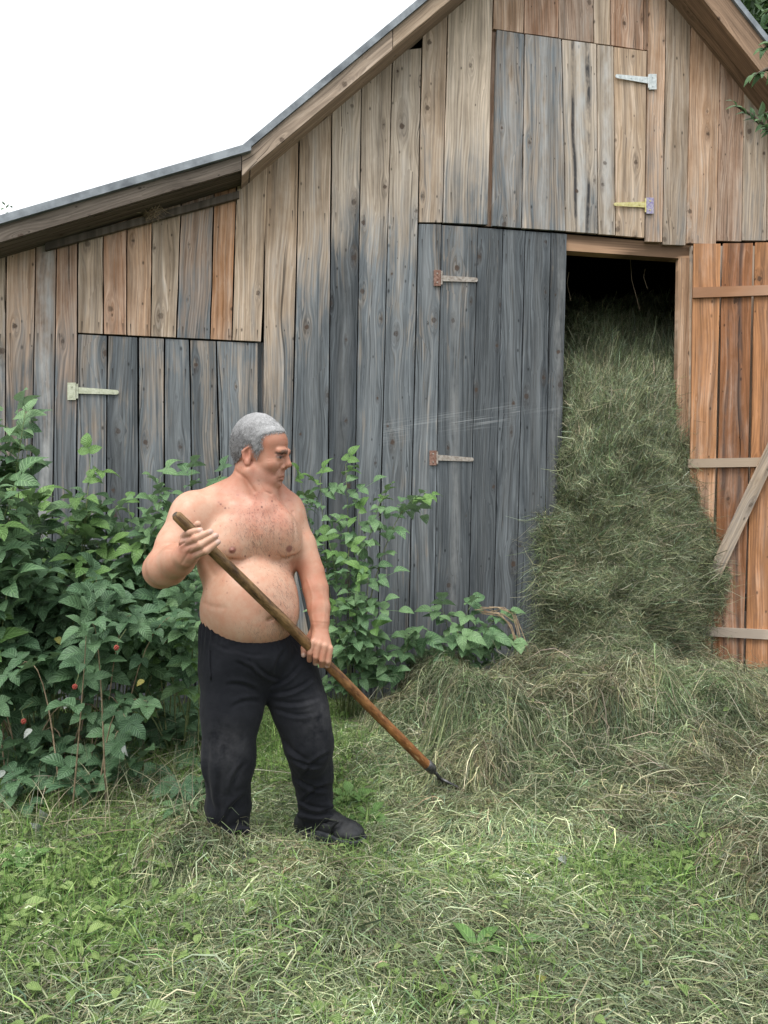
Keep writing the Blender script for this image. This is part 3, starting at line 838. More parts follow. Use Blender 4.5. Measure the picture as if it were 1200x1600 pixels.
class Field:
    def __init__(s, lo, hi, h):
        s.lo = np.array(lo, float); s.h = h
        s.n = np.ceil((np.array(hi) - s.lo) / h).astype(int) + 1
        s.d = np.full(s.n, 0.5, np.float32)
    def _sl(s, lo, hi):
        a = np.clip(np.floor((lo - s.lo) / s.h).astype(int), 0, s.n - 1)
        b = np.clip(np.ceil((hi - s.lo) / s.h).astype(int) + 1, 1, s.n)
        if np.any(b <= a): return None, None
        ax = [(s.lo[i] + s.h * np.arange(a[i], b[i])).astype(np.float32) for i in range(3)]
        return tuple(slice(a[i], b[i]) for i in range(3)), ax
    def _comb(s, lo, hi, k, f, op):
        pad = k * 1.5 + s.h * 3
        sl, ax = s._sl(np.asarray(lo) - pad, np.asarray(hi) + pad)
        if sl is None: return
        X, Y, Z = np.meshgrid(*ax, indexing='ij', sparse=True)
        e = f(X, Y, Z); d = s.d[sl]
        if op == 'add':
            if k > 0:
                t = np.clip(0.5 + 0.5 * (d - e) / k, 0, 1)
                s.d[sl] = d + (e - d) * t - k * t * (1 - t)
            else: s.d[sl] = np.minimum(d, e)
        else:
            if k > 0:
                t = np.clip(0.5 - 0.5 * (d + e) / k, 0, 1)
                s.d[sl] = d + (-e - d) * t + k * t * (1 - t)
            else: s.d[sl] = np.maximum(d, -e)
    def cone(s, a, b, ra, rb, k=0.02, op='add'):
        a = np.asarray(a, float); b = np.asarray(b, float); ba = b - a; l2 = max(float(ba @ ba), 1e-9)
        r = max(ra, rb)
        def f(X, Y, Z):
            t = np.clip(((X - a[0]) * ba[0] + (Y - a[1]) * ba[1] + (Z - a[2]) * ba[2]) / l2, 0, 1)
            return np.sqrt((X - a[0] - t * ba[0]) ** 2 + (Y - a[1] - t * ba[1]) ** 2 + (Z - a[2] - t * ba[2]) ** 2) - (ra + (rb - ra) * t)
        s._comb(np.minimum(a, b) - r, np.maximum(a, b) + r, k, f, op)
    def chain(s, pts, rs, k=0.015, op='add', k0=None):
        for i in range(len(pts) - 1):
            s.cone(pts[i], pts[i + 1], rs[i], rs[i + 1], (k0 if (k0 is not None and i == 0) else k), op)
    def ell(s, c, rad, M=None, k=0.02, op='add'):
        c = np.asarray(c, float); rad = np.asarray(rad, float)
        M = np.eye(3) if M is None else np.asarray(M)      # rows are the axes
        ext = np.sqrt(((M * rad[:, None]) ** 2).sum(0))
        def f(X, Y, Z):
            q = [(X - c[0]) * M[i, 0] + (Y - c[1]) * M[i, 1] + (Z - c[2]) * M[i, 2] for i in range(3)]
            k0 = np.sqrt(sum((q[i] / rad[i]) ** 2 for i in range(3)))
            k1 = np.sqrt(sum((q[i] / rad[i] ** 2) ** 2 for i in range(3)))
            return k0 * (k0 - 1) / np.maximum(k1, 1e-6)
        s._comb(c - ext, c + ext, k, f, op)
    def cut(s, p, n, k=0.004):
        """remove the half space on the side n points to"""
        p = np.asarray(p, float); n = np.asarray(n, float); n = n / np.linalg.norm(n)
        def f(X, Y, Z): return -((X - p[0]) * n[0] + (Y - p[1]) * n[1] + (Z - p[2]) * n[2])
        hi = s.lo + s.h * s.n
        s._comb(s.lo, hi, k, f, 'sub')
    def mesh(s):
        d = s.d; S = d < 0
        nx, ny, nz = d.shape
        c = np.zeros((nx - 1, ny - 1, nz - 1), np.int8)
        offs = [(i, j, k) for i in (0, 1) for j in (0, 1) for k in (0, 1)]
        for i, j, k in offs: c += S[i:nx - 1 + i, j:ny - 1 + j, k:nz - 1 + k]
        act = (c > 0) & (c < 8)
        I = np.argwhere(act)
        idx = np.full(act.shape, -1, np.int64); idx[act] = np.arange(len(I))
        vals = {o: d[I[:, 0] + o[0], I[:, 1] + o[1], I[:, 2] + o[2]].astype(float) for o in offs}
        P = np.zeros((len(I), 3)); N = np.zeros(len(I))
        for a in offs:
            for ax in range(3):
                if a[ax] == 0:
                    b = list(a); b[ax] = 1; b = tuple(b)
                    va, vb = vals[a], vals[b]
                    m = (va < 0) != (vb < 0)
                    t = np.where(m, va / np.where(m, va - vb, 1), 0)
                    q = np.zeros((len(I), 3)) + np.array(a); q[:, ax] += t
                    P += q * m[:, None]; N += m
        V = s.lo + s.h * (I + P / N[:, None])
        F = []
        for ax in range(3):
            o1, o2 = [(1, 2), (2, 0), (0, 1)][ax]
            A = [slice(1, -1)] * 3; A[ax] = slice(0, -1); B = list(A); B[ax] = slice(1, None)
            Sa, Sb = S[tuple(A)], S[tuple(B)]
            cr = np.argwhere(Sa != Sb)
            if not len(cr): continue
            ins = Sa[cr[:, 0], cr[:, 1], cr[:, 2]]
            p = cr + 1; p[:, ax] -= 1
            def cell(u, v):
                q = p.copy(); q[:, o1] -= u; q[:, o2] -= v
                return idx[q[:, 0], q[:, 1], q[:, 2]]
            f = np.stack([cell(1, 1), cell(0, 1), cell(0, 0), cell(1, 0)], -1)
            f[~ins] = f[~ins][:, ::-1]
            F.append(f)
        return V, np.concatenate(F)

def vert_normals(V, F):
    n = np.cross(V[F[:, 2]] - V[F[:, 0]], V[F[:, 3]] - V[F[:, 1]])
    N = np.zeros_like(V)
    for i in range(4): np.add.at(N, F[:, i], n)
    return N / np.maximum(np.linalg.norm(N, axis=1, keepdims=True), 1e-9)

# torso frame: a to his left (right in the picture), b forward, c up
TY = R(25)
T0 = mp(390, 870, 0.05)
AX = np.array([[math.cos(TY), math.sin(TY), 0], [math.sin(TY), -math.cos(TY), 0], [0, 0, 1.0]])
def tp(a, b, c): return T0 + a * AX[0] + b * AX[1] + c * AX[2]
# head frame in photograph pixels: f forward, u up, l towards the camera
HY = R(14); HD = 0.03
H0 = mp(405, 705, HD)
HA = np.array([[math.cos(HY), -math.sin(HY), 0], [0, 0, 1.0], [-math.sin(HY), -math.cos(HY), 0]])
HS = (D0 + HD) / FPX
def hd(px, py, l=0.0):
    """head point given as seen in profile at picture (px, py) and l pixels towards the camera"""
    return H0 + (px - 405) * HS * HA[0] + (705 - py) * HS * HA[1] + l * HS * HA[2]
hs = lambda *r: np.array(r) * HS

# the fork: a straight shaft from the right hand down to the hay
SH0, SH1 = mp(274, 802, -0.42), mp(672, 1199, 0.43)
SHR = 0.0185
def shaft_at(px):
    """depth offset of the shaft where it is seen at pixel column px"""
    lo, hi = 0.0, 1.0
    for _ in range(40):
        t = (lo + hi) / 2; p = SH0 + (SH1 - SH0) * t
        x = 600 + p[0] / p[1] * FPX
        if x < px: lo = t
        else: hi = t
    return p[1] - D0
print('shaft depth at hands', shaft_at(315), shaft_at(497), shaft_at(425))

def build_body():
    F = Field((-1.02, 2.30, 0.70), (-0.12, 3.32, 1.70), 0.0034)
    # ---- torso
    F.ell(tp(0, -0.005, 0.02), (0.172, 0.115, 0.20), AX, 0.03)
    F.ell(tp(-0.005, -0.012, 0.12), (0.185, 0.10, 0.115), AX, 0.05)
    F.ell(tp(-0.012, -0.012, -0.20), (0.172, 0.125, 0.16), AX, 0.06)
    F.ell(tp(0.0, 0.062, -0.165), (0.168, 0.140, 0.165), AX, 0.06)
    F.ell(tp(0.02, 0.075, -0.225), (0.13, 0.115, 0.095), AX, 0.05)
    for s in (-1, 1):
        F.ell(tp(s * 0.088, 0.076, 0.068), (0.093, 0.052, 0.075), AX, 0.035)      # chest
        F.ell(tp(s * 0.100, 0.092, 0.040), (0.062, 0.040, 0.046), AX, 0.03)
        F.ell(tp(s * 0.15, -0.03, 0.05), (0.05, 0.08, 0.14), AX, 0.05)            # flank of the back
    F.cone(tp(-0.17, 0.085, 0.003), tp(-0.06, 0.135, -0.012), 0.005, 0.004, 0.022, 'sub')
    F.cone(tp(0.17, 0.085, 0.003), tp(0.06, 0.135, -0.012), 0.005, 0.004, 0.022, 'sub')
    F.cone(tp(0, 0.130, 0.07), tp(0, 0.145, -0.0), 0.003, 0.003, 0.025, 'sub')
    F.ell(tp(0.0, 0.068, 0.12), (0.12, 0.055, 0.10), AX, 0.05)
    F.ell(mp(413, 826, -.006), (0.105, 0.066, 0.085), None, 0.06)
    F.cut(tp(0, 0, -0.36), (0, 0, -1))      # the body ends inside the trousers
    # ---- shoulders, neck
    F.cone(mp(396, 768, .06), mp(312, 800, -.02), ps(30), ps(29), 0.05)
    F.cone(mp(404, 768, .07), mp(446, 797, .14), ps(29), ps(24), 0.05)
    F.cone(mp(385, 752, .10), mp(322, 786, .03), ps(17), ps(20), 0.04)
    F.cone(mp(415, 752, .10), mp(446, 786, .15), ps(15), ps(17), 0.04)
    F.cone(mp(400, 732, .045), mp(394, 790, .055), ps(33), ps(37), 0.03)
    F.cone(mp(412, 742, .02), mp(408, 790, .0), ps(22), ps(24), 0.03)             # throat
    F.cone(mp(388, 738, -.035), mp(416, 792, -.035), ps(8), ps(6), 0.03)          # neck cord
    for e, dd in ((330, -.06), (446, .085)):
        F.cone(mp(414, 799, -.035), mp(e, 788, dd + .008), 0.008, 0.008, 0.045)           # collar bones
    # ---- right arm (left in the picture)
    sh, el, wr = mp(304, 806, -.03), mp(252, 890, -.13), mp(291, 868, -.325)
    F.ell(mp(298, 812, -.045), (ps(32), 0.085, ps(41)), None, 0.04)
    F.chain([sh, mp(277, 850, -.075), el], [ps(33), ps(29), ps(24)], 0.03)
    F.chain([el, mp(262, 884, -.205), mp(278, 875, -.27), wr], [ps(25), ps(27), ps(22), ps(16)], 0.03)
    F.cone(mp(247, 892, -.115), mp(252, 899, -.13), ps(17), ps(17), 0.02)
    # ---- left arm
    sh, el, wr = mp(449, 806, .135), mp(487, 893, .09), mp(500, 973, .01)
    F.ell(mp(453, 812, .12), (ps(25), 0.075, ps(38)), None, 0.035)
    F.chain([sh, mp(470, 852, .115), el], [ps(27), ps(24), ps(20)], 0.016)
    F.chain([mp(487, 895, .09), mp(493, 920, .065), mp(498, 950, .035), wr], [ps(20.5), ps(20.5), ps(18), ps(15)], 0.008)
    # ---- head
    F.ell(hd(402, 693), hs(41, 46, 34), HA, 0.0)
    F.ell(hd(424, 692), hs(27, 26, 28), HA, 0.02)
    F.ell(hd(422, 722), hs(26, 32, 27), HA, 0.02)
    F.ell(hd(429, 750), hs(11, 12, 15), HA, 0.015)
    F.ell(hd(411, 746), hs(23, 22, 27), HA, 0.02)                                  # full jowls
    F.ell(hd(408, 760), hs(22, 12, 23), HA, 0.02)
    F.chain([hd(384, 768, 22), hd(408, 774, 25), hd(430, 769, 10)], [1.6 * HS, 2.4 * HS, 1.6 * HS], 0.006, 'sub')
    for s in (-1, 1):
        F.cone(hd(402, 741, 23 * s), hd(428, 752, 9 * s), 11 * HS, 10 * HS, 0.014)
        F.ell(hd(429, 727, 16 * s), hs(12, 10, 10), HA, 0.012)                     # cheek bone
        F.cone(hd(446, 706.5, 17 * s), hd(450, 706, 6 * s), 4.5 * HS, 5 * HS, 0.010)   # brow
        F.ell(hd(449, 715.5, 12 * s), hs(8, 5.2, 7.5), HA, 0.010, 'sub')           # socket
        F.ell(hd(440.5, 716, 12.5 * s), hs(6, 6, 6), HA, 0.003)                    # eyeball
        F.cone(hd(447, 713.5, 8 * s), hd(441, 714.5, 18.5 * s), 1.7 * HS, 1.6 * HS, 0.004)
        F.cone(hd(445.5, 719.5, 8 * s), hd(440.5, 718.8, 18 * s), 1.5 * HS, 1.4 * HS, 0.005)
        F.cone(hd(446.5, 731, 5.5 * s), hd(444.5, 731.5, 7.0 * s), 3.4 * HS, 2.6 * HS, 0.006)   # nostril wing
        F.cone(hd(446, 728, 9.5 * s), hd(437, 744, 14.5 * s), 1.0 * HS, 0.8 * HS, 0.009, 'sub') # fold to the mouth
        F.cone(hd(437, 722, 13 * s), hd(432, 726, 20 * s), 0.6 * HS, 0.6 * HS, 0.007, 'sub')    # bag under the eye
        F.cone(hd(433, 750, 14 * s), hd(430, 760, 15 * s), 0.8 * HS, 0.6 * HS, 0.008, 'sub')
        # ear
        F.ell(hd(398.5, 714.5, 32 * s), hs(7.5, 14.5, 5.0), HA, 0.006)
        F.ell(hd(400.5, 712, 37 * s), hs(3.8, 8.5, 4.0), HA, 0.005, 'sub')
        F.cone(hd(393, 708, 36 * s), hd(402, 701.5, 35 * s), 2.0 * HS, 1.8 * HS, 0.004)
        F.cone(hd(393, 708, 36 * s), hd(395, 720, 35 * s), 2.0 * HS, 1.8 * HS, 0.004)
        F.ell(hd(400, 726, 34 * s), hs(4.0, 4.5, 3.0), HA, 0.006)
    F.cone(hd(449.5, 712), hd(453.2, 725), 4.0 * HS, 4.8 * HS, 0.012)              # nose
    F.ell(hd(453.3, 727), hs(5.2, 4.6, 4.8), HA, 0.006)
    F.cone(hd(450, 733.2, -3.2), hd(450, 733.2, -3.0), 1.4 * HS, 1.4 * HS, 0.003, 'sub')
    F.cone(hd(450, 733.2, 3.2), hd(450, 733.2, 3.0), 1.4 * HS, 1.4 * HS, 0.003, 'sub')
    F.ell(hd(438, 743), hs(7.5, 10, 13), HA, 0.012)                                # muzzle
    for s in (-1, 1):
        F.cone(hd(440.5, 745.5, 9 * s), hd(444.2, 743.8, 1.5 * s), 1.5 * HS, 1.9 * HS, 0.005)
        F.cone(hd(440, 747.8, 8.5 * s), hd(443.0, 749.2, 1.5 * s), 1.5 * HS, 2.1 * HS, 0.005)
    F.chain([hd(440.5, 747, -10.5), hd(446.0, 746.6, 0), hd(440.5, 747, 10.5)], [0.7 * HS, 0.8 * HS, 0.7 * HS], 0.003, 'sub')
    F.cone(hd(441.5, 753.4, -5), hd(441.5, 753.4, 5), 1.3 * HS, 1.3 * HS, 0.009, 'sub')
    F.ell(hd(436.5, 757.5), hs(4.6, 4.4, 8), HA, 0.010)
    # ---- right hand, closing round the shaft from below
    d3 = shaft_at(312)
    q = lambda x, y, dd: mp(x, y, d3 + dd)
    w = lambda r: ps(r, d3)
    F.chain([mp(291, 868, -.325), q(294, 858, .012), q(291, 850, .0)], [ps(15.5), w(12.5), w(9)], 0.018)
    F.cone(q(300, 866, .012), q(303, 860, .012), w(10.5), w(9), 0.018)
    F.cone(q(290, 846, .004), q(303, 868, .008), w(8), w(8), 0.018)
    for pts in (((287.5, 838, .0), (297, 831.5, -.037), (313, 828.5, -.036)),
                ((287, 849, -.006), (306, 841, -.042), (329, 830.5, -.036)),
                ((291.5, 860, -.006), (314, 851, -.044), (337, 837, -.036)),
                ((302, 869, .0), (322, 860.5, -.040), (340.5, 846.5, -.032))):
        F.chain([q(*p) for p in pts], [w(6.3), w(6.1), w(4.8)], 0.002, 'add', 0.005)
    F.chain([q(296, 852, .026), q(303, 834, .034), q(309, 819, .016)], [w(8), w(7), w(5.6)], 0.006, 'add', 0.014)
    # ---- left hand, over the shaft
    d4 = shaft_at(497)
    q = lambda x, y, dd: mp(x, y, d4 + dd)
    w = lambda r: ps(r, d4)
    wr = mp(500, 973, .01)
    for x, y, dd in ((490.5, 1004, -.028), (499, 1007, -.034), (507.5, 1010, -.032), (514, 1014, -.024)):
        F.cone(wr, q(x, y, dd), ps(10), w(5.8), 0.010)
    for pts in (((489.5, 1003, -.032), (484.5, 1020, -.030), (483.5, 1031, -.004)),
                ((498.5, 1006, -.038), (494.0, 1026, -.036), (493, 1036, -.006)),
                ((507.5, 1009, -.036), (503.5, 1031, -.034), (502.5, 1040, -.004)),
                ((515.5, 1013, -.028), (512.5, 1033, -.028), (511.0, 1041, -.002))):
        F.chain([q(*p) for p in pts], [w(5.3), w(5.0), w(4.5)], 0.0016, 'add', 0.004)
    for a, b in (((494.2, 1010, -.052), (489.2, 1032, -.046)), ((503, 1013, -.055), (498.6, 1036, -.05)), ((511.6, 1017, -.05), (507.6, 1039, -.045))):
        F.cone(q(*a), q(*b), w(1.0), w(1.2), 0.004, 'sub')
    F.chain([mp(493, 985, .02), q(483, 1000, .034), q(476, 1013, .022), q(474.5, 1023, .012)], [ps(9), w(7), w(6), w(4.6)], 0.006, 'add', 0.014)
    # nipples, navel
    F.ell(tp(-0.100, 0.138, 0.034), (0.0065, 0.006, 0.0065), AX, 0.006)
    F.ell(tp(0.112, 0.128, 0.034), (0.0065, 0.008, 0.0065), AX, 0.006)
    F.ell(tp(0.02, 0.205, -0.215), (0.010, 0.012, 0.005), AX, 0.012, 'sub')
    return F.mesh()

FEET = mp(400, 1335, 0.05)
ROOT = Vector((FEET[0], FEET[1], float(top_z(FEET[0], FEET[1]))))
man = empty('person', ROOT)
tag(man, 'bare-chested grey-haired man in black trousers raking hay with a long fork', 'person')

def skin_mat():
    n = NT('skin')
    base = n.attr('skin', 'Color')
    tc = n.t.nodes.new('ShaderNodeTexCoord')
    a = n.noise(tc.outputs['Object'], 24, 4, 0.65); b = n.noise(tc.outputs['Object'], 240, 2, 0.6)
    v = n.t.nodes.new('ShaderNodeTexVoronoi'); n.t.links.new(tc.outputs['Object'], v.inputs['Vector']); v.inputs['Scale'].default_value = 330
    col = n.mix(n.mrange(a, 0.33, 0.66, 0.0, 0.75), base, n.mix(1.0, base, (0.93, 0.70, 0.63), 'MULTIPLY'))
    col = n.mix(n.mrange(b, 0.6, 0.8, 0.0, 0.25), col, n.mix(1.0, base, (0.62, 0.45, 0.40), 'MULTIPLY'))
    h = n.math('ADD', n.math('MULTIPLY', a, 0.6), n.math('ADD', n.math('MULTIPLY', v.outputs['Distance'], 0.10), n.math('MULTIPLY', b, 0.12)))
    p = n.bsdf(col, n.mrange(a, 0.3, 0.7, 0.42, 0.58), n.bump(h, 0.22, 0.006), 0.4)
    p.inputs['Subsurface Weight'].default_value = 0.03
    p.inputs['Subsurface Radius'].default_value = (0.012, 0.005, 0.003)
    p.inputs['Subsurface Scale'].default_value = 1.0
    return n.done(p)
M_SKIN = skin_mat()

bV, bF = build_body()
bN = vert_normals(bV, bF)
def seg_dist(V, a, b):
    ba = b - a; t = np.clip(((V - a) @ ba) / (ba @ ba), 0, 1)
    return np.linalg.norm(V - a - t[:, None] * ba, axis=1), t
def head_uv(V):
    q = (V - H0) / HS
    return q @ HA[0] + 405, 705 - q @ HA[1], q @ HA[2]
# creases of the skin, drawn where the photograph shows them
_bx = 600 + bV[:, 0] / bV[:, 1] * FPX; _by = 800 - (bV[:, 2] - HC) / bV[:, 1] * FPX
_face = sstep(0.0, 0.4, -(bN * (bV / np.linalg.norm(bV, axis=1, keepdims=True))).sum(1))
def crease(pts, w, amp, dmax=9):
    global bV
    best = np.full(len(bV), 1e9)
    for (x0, y0), (x1, y1) in zip(pts, pts[1:]):
        a = np.array([x0, y0], float); ba = np.array([x1 - x0, y1 - y0], float)
        q = np.stack([_bx, _by], -1) - a; t = np.clip(q @ ba / (ba @ ba), 0, 1)
        best = np.minimum(best, np.hypot(q[:, 0] - t * ba[0], q[:, 1] - t * ba[1]))
    bV = bV - bN * (amp * np.exp(-(best / w) ** 2) * _face * (bV[:, 1] < dmax))[:, None]
crease([(238, 866), (252, 858), (270, 858), (287, 848)], 1.7, 0.0050, 2.90)
crease([(334, 862), (352, 874), (378, 876), (392, 870)], 2.2, 0.0030); crease([(434, 868), (448, 874), (459, 868)], 2.0, 0.0032)
crease([(318, 872), (328, 888), (334, 898)], 4.5, 0.0022); crease([(314, 940), (330, 948), (350, 950)], 4.0, 0.0016)
crease([(457, 800), (461, 830), (459, 862)], 2.2, 0.0030); crease([(366, 735), (384, 748), (398, 768)], 2.5, 0.0030); crease([(404, 752), (414, 768), (424, 772)], 1.6, 0.0025)
crease([(480, 905), (488, 930), (487, 960), (492, 985)], 1.5, -0.0014, 3.1); crease([(502, 915), (508, 950), (505, 980)], 1.5, -0.0013, 3.1)
crease([(484, 972), (515, 974)], 1.3, 0.0012); crease([(284, 880), (298, 858)], 1.4, 0.0020, 2.62)
crease([(432, 1000), (445, 985), (455, 968)], 2.5, 0.0016)
crease([(444, 688), (451, 688)], 0.9, 0.0010); crease([(440, 697), (451, 697)], 0.9, 0.0010); crease([(418, 716), (432, 717)], 0.8, 0.0010); crease([(417, 721), (431, 719)], 0.8, 0.0010)
hx_, hy_, hl_ = head_uv(bV)
tq = (bV - T0) @ AX.T
pxv = 600 + bV[:, 0] / bV[:, 1] * FPX; pyv = 800 - (bV[:, 2] - HC) / bV[:, 1] * FPX
C = np.tile(np.array([[0.55, 0.350, 0.250]]), (len(bV), 1))
def paint(mask, col, k=1.0):
    global C
    m = np.clip(mask * k, 0, 1)[:, None]; C = C * (1 - m) + np.array(col) * m
nz_ = fbm(bV[:, 0] * 30, bV[:, 1] * 30, bV[:, 2] * 30, 3)
# tanned face and neck, forearms, hands
headm = sstep(800, 766, pyv + (nz_ - 0.5) * 24) * sstep(80, 55, np.abs(pxv - 404)) * (bV[:, 2] > 1.3)
paint(headm, (0.43, 0.225, 0.152))
da, ta = seg_dist(bV, mp(249, 886, -.13), mp(291, 868, -.325)); paint(sstep(0.10, 0.05, da) * (bV[:, 1] < 2.80), (0.44, 0.235, 0.155), 0.75)
da, ta = seg_dist(bV, mp(480, 876, .09), mp(500, 1020, .01)); paint(sstep(0.085, 0.06, da) * sstep(850, 900, pyv), (0.43, 0.215, 0.14), 0.9)
# reddened chest below the neck
rd = np.sqrt(((pxv - 412) / 62) ** 2 + ((pyv - 800) / 42) ** 2) + (nz_ - 0.5) * 0.7
paint(sstep(1.35, 0.1, rd) * (bV[:, 1] < 3.0), (0.50, 0.245, 0.185), 0.7)
# hands: rosier knuckles
for c in ((300, 850, -.36), (498, 1012, 0.0)):
    dd = np.linalg.norm(bV - mp(*c), axis=1); paint(sstep(0.075, 0.03, dd), (0.47, 0.25, 0.185), 0.7)
# nipples
for a, b in ((-0.100, 0.034), (0.112, 0.034)):
    dd = np.sqrt((tq[:, 0] - a) ** 2 + (tq[:, 2] - b) ** 2); paint(sstep(0.0175, 0.009, dd) * (tq[:, 1] > 0.05), (0.24, 0.105, 0.085), 0.9)
# lips, brows, stubble, eyes, ears
mh = (bV[:, 2] > 1.35)
lip = sstep(3.4, 2.2, np.abs(hy_ - 746.8)) * sstep(11, 8, np.abs(hl_)) * sstep(437, 440, hx_) * mh
paint(lip, (0.33, 0.145, 0.11), 0.6)
stub = sstep(726, 740, hy_ + (nz_ - 0.5) * 10) * sstep(764, 752, hy_) * sstep(396, 410, hx_) * mh * (np.abs(hl_) < 40) * (1 - lip)
paint(stub, (0.27, 0.155, 0.115), 0.5)
brow = sstep(4.0, 1.8, np.abs(hy_ - 707.0 - np.maximum(0, np.abs(hl_) - 12) * 0.3)) * sstep(22, 18, np.abs(hl_)) * sstep(2.5, 5, np.abs(hl_)) * sstep(437, 441, hx_) * mh
paint(brow, (0.12, 0.09, 0.075), 0.55)
for s in (-1, 1):
    e = np.sqrt(((hl_ - 12.5 * s) / 7.0) ** 2 + ((hy_ - 716.3) / 2.4) ** 2)
    m = (hx_ > 440) & mh
    paint(sstep(1.15, 0.85, e) * m, (0.25, 0.21, 0.19), 0.8)
    e2 = np.sqrt((hl_ - 13.5 * s) ** 2 + (hy_ - 716.0) ** 2); paint(sstep(3.0, 2.2, e2) * m, (0.035, 0.028, 0.025))
    paint(sstep(1.6, 0.7, np.abs(hy_ - 713.9)) * sstep(9, 6, np.abs(hl_ - 13 * s)) * m, (0.12, 0.06, 0.05), 0.8)
ear = sstep(16, 10, np.sqrt((hx_ - 398) ** 2 + ((hy_ - 714) * 0.8) ** 2)) * (np.abs(hl_) > 27) * mh
paint(ear, (0.45, 0.215, 0.155), 0.5)
paint(sstep(7.5, 3, np.sqrt((hx_ - 454) ** 2 + (hy_ - 727) ** 2)) * mh, (0.46, 0.23, 0.165), 0.4)
# finger nails
d3, d4 = shaft_at(312), shaft_at(497)
for c in ((313, 828, d3 - .045), (329.5, 830, d3 - .045), (337.5, 836, d3 - .045), (341, 846, d3 - .04), (474, 1024, d4 + .002), (494, 1037, d4 - .012), (511, 1040, d4 - .012)):
    dd = np.linalg.norm((bV - mp(*c)) * np.array([1, .7, 1]), axis=1); paint(sstep(0.0105, 0.007, dd), (0.60, 0.44, 0.38), 0.9)
# moles and freckles on chest and shoulders
mr = np.random.default_rng(5)
for i in range(190):
    x = 404 + mr.normal() * 40; y = 808 + mr.normal() * 26
    if i > 150: x, y = 395 + mr.normal() * 45, 900 + mr.normal() * 45
    r = mr.uniform(0.5, 1.15) * (1.5 if i % 17 == 0 else 1)
    paint(sstep(r * 1.4, r * 0.6, np.sqrt((pxv - x) ** 2 + (pyv - y) ** 2)) * (bV[:, 1] < 2.98) * (tq[:, 1] > 0), (0.26, 0.11, 0.085), mr.uniform(0.3, 0.8))
for x, y in ((409, 792), (345, 788), (352, 794), (425, 783), (421, 868), (383, 869)):
    paint(sstep(2.0, 0.9, np.sqrt((pxv - x) ** 2 + (pyv - y) ** 2)) * (tq[:, 1] > 0), (0.14, 0.06, 0.05), 0.9)
rootv = np.array(ROOT)
body = obj('body', mesh_np('body', bV - rootv, bF, 4, M_SKIN, True, {'skin': ('FLOAT_COLOR', C)}), man)

# ---- strands: thin hairs standing on a surface
def hairs(name, P, N, dirv, length, width, color, parent, mat, lay=0.5, origin=rootv):
    n = len(P)
    L = length * rng.uniform(0.6, 1.3, n)[:, None]
    d = N * (1 - lay) + dirv * lay + rng.normal(size=(n, 3)) * 0.28
    d /= np.linalg.norm(d, axis=1, keepdims=True)
    sd = np.cross(d, rng.normal(size=(n, 3))); sd /= np.linalg.norm(sd, axis=1, keepdims=True)
    bnd = d + dirv * 0.5
    w = width * 0.5
    V = np.stack([P - sd * w, P + sd * w, P + d * L * 0.5 + sd * w * 0.9, P + d * L * 0.5 - sd * w * 0.9, P + (d * 0.5 + bnd * 0.4) * L + sd * w * .4, P + (d * 0.5 + bnd * 0.4) * L - sd * w * .4], 1).reshape(-1, 3)
    b = np.arange(n)[:, None] * 6
    Fq = np.concatenate([b + np.array([[0, 1, 2, 3]]), b + np.array([[3, 2, 4, 5]])])
    cc = np.repeat(color, 6, axis=0)
    return obj(name, mesh_np(name, V - origin, Fq, 4, mat, False, {'hc': ('FLOAT_COLOR', cc)}), parent)
def hair_mat():
    n = NT('grey_hair')
    tc = n.t.nodes.new('ShaderNodeTexCoord')
    a = n.noise(tc.outputs['Object'], 420, 3, 0.7)
    col = n.mix(n.mrange(a, 0.35, 0.6, 0.55, 0.0), n.attr('hc', 'Color'), (0.03, 0.03, 0.032))
    return n.done(n.bsdf(col, 0.6, n.bump(a, 0.6, 0.004), 0.2))
M_HAIR = hair_mat()
# scalp: region of the head covered by cropped hair
front = np.interp(hy_, [640, 668, 676, 684, 694, 703, 712, 722], [456, 455, 451, 428, 424, 425, 417, 413])
low = np.interp(hx_, [355, 366, 380, 392, 396, 406, 415, 425], [724, 724, 722, 710, 700, 699, 723, 715])
onhead = (bV[:, 2] > 1.40) & (hx_ < front + (nz_ - 0.5) * 5) & (hy_ < low + (nz_ - 0.5) * 6) & (hx_ > 350)
# skull cap of short hair
keep = onhead & (hx_ < front - 2.5) & (hy_ < low - 2.5)
fm = keep[bF].all(1)
used = np.unique(bF[fm]); remap = np.full(len(bV), -1); remap[used] = np.arange(len(used))
hn = bN[used]
lump = (fbm(bV[used, 0] * 160, bV[used, 1] * 160, bV[used, 2] * 160, 2))[:, None]
edgef = np.ones((len(used), 1))
bedge = np.clip(np.minimum((front - 2.5 - hx_)[used] / 7.0, (low - 2.5 - hy_)[used] / 7.0), 0, 1)[:, None]
cv = bV[used] + hn * (0.0005 + bedge * (0.003 + 0.004 * lump))
tt = fbm(bV[used, 0] * 70, bV[used, 1] * 70, bV[used, 2] * 70, 3)
hux, huy, _l = head_uv(bV[used])
white = sstep(385, 445, hux) * 0.45 + sstep(690, 655, huy) * 0.35
hc = np.array([[0.24, 0.24, 0.245]]) * (0.4 + tt[:, None] * 0.9) + white[:, None] * 0.42
hair = obj('hair', mesh_np('hair', cv - rootv, remap[bF[fm]], 4, M_HAIR, True, {'hc': ('FLOAT_COLOR', hc)}), man)
sel = rng.choice(np.where(onhead)[0], 22000)
back = np.array([-0.55, 0.1, -0.75]); 
dirs = -HA[1] * 0.9 + np.outer((hy_[sel] < 668), HA[0]) * 1.0 - HA[0] * 0.25
wv = sstep(385, 445, hx_[sel]) * 0.45 + sstep(690, 655, hy_[sel]) * 0.35
g_ = rng.uniform(0.07, 0.50, 22000) + wv * rng.uniform(0.1, 0.5, 22000)
cc_ = np.stack([g_ * 0.99, g_, g_ * 1.01], -1)
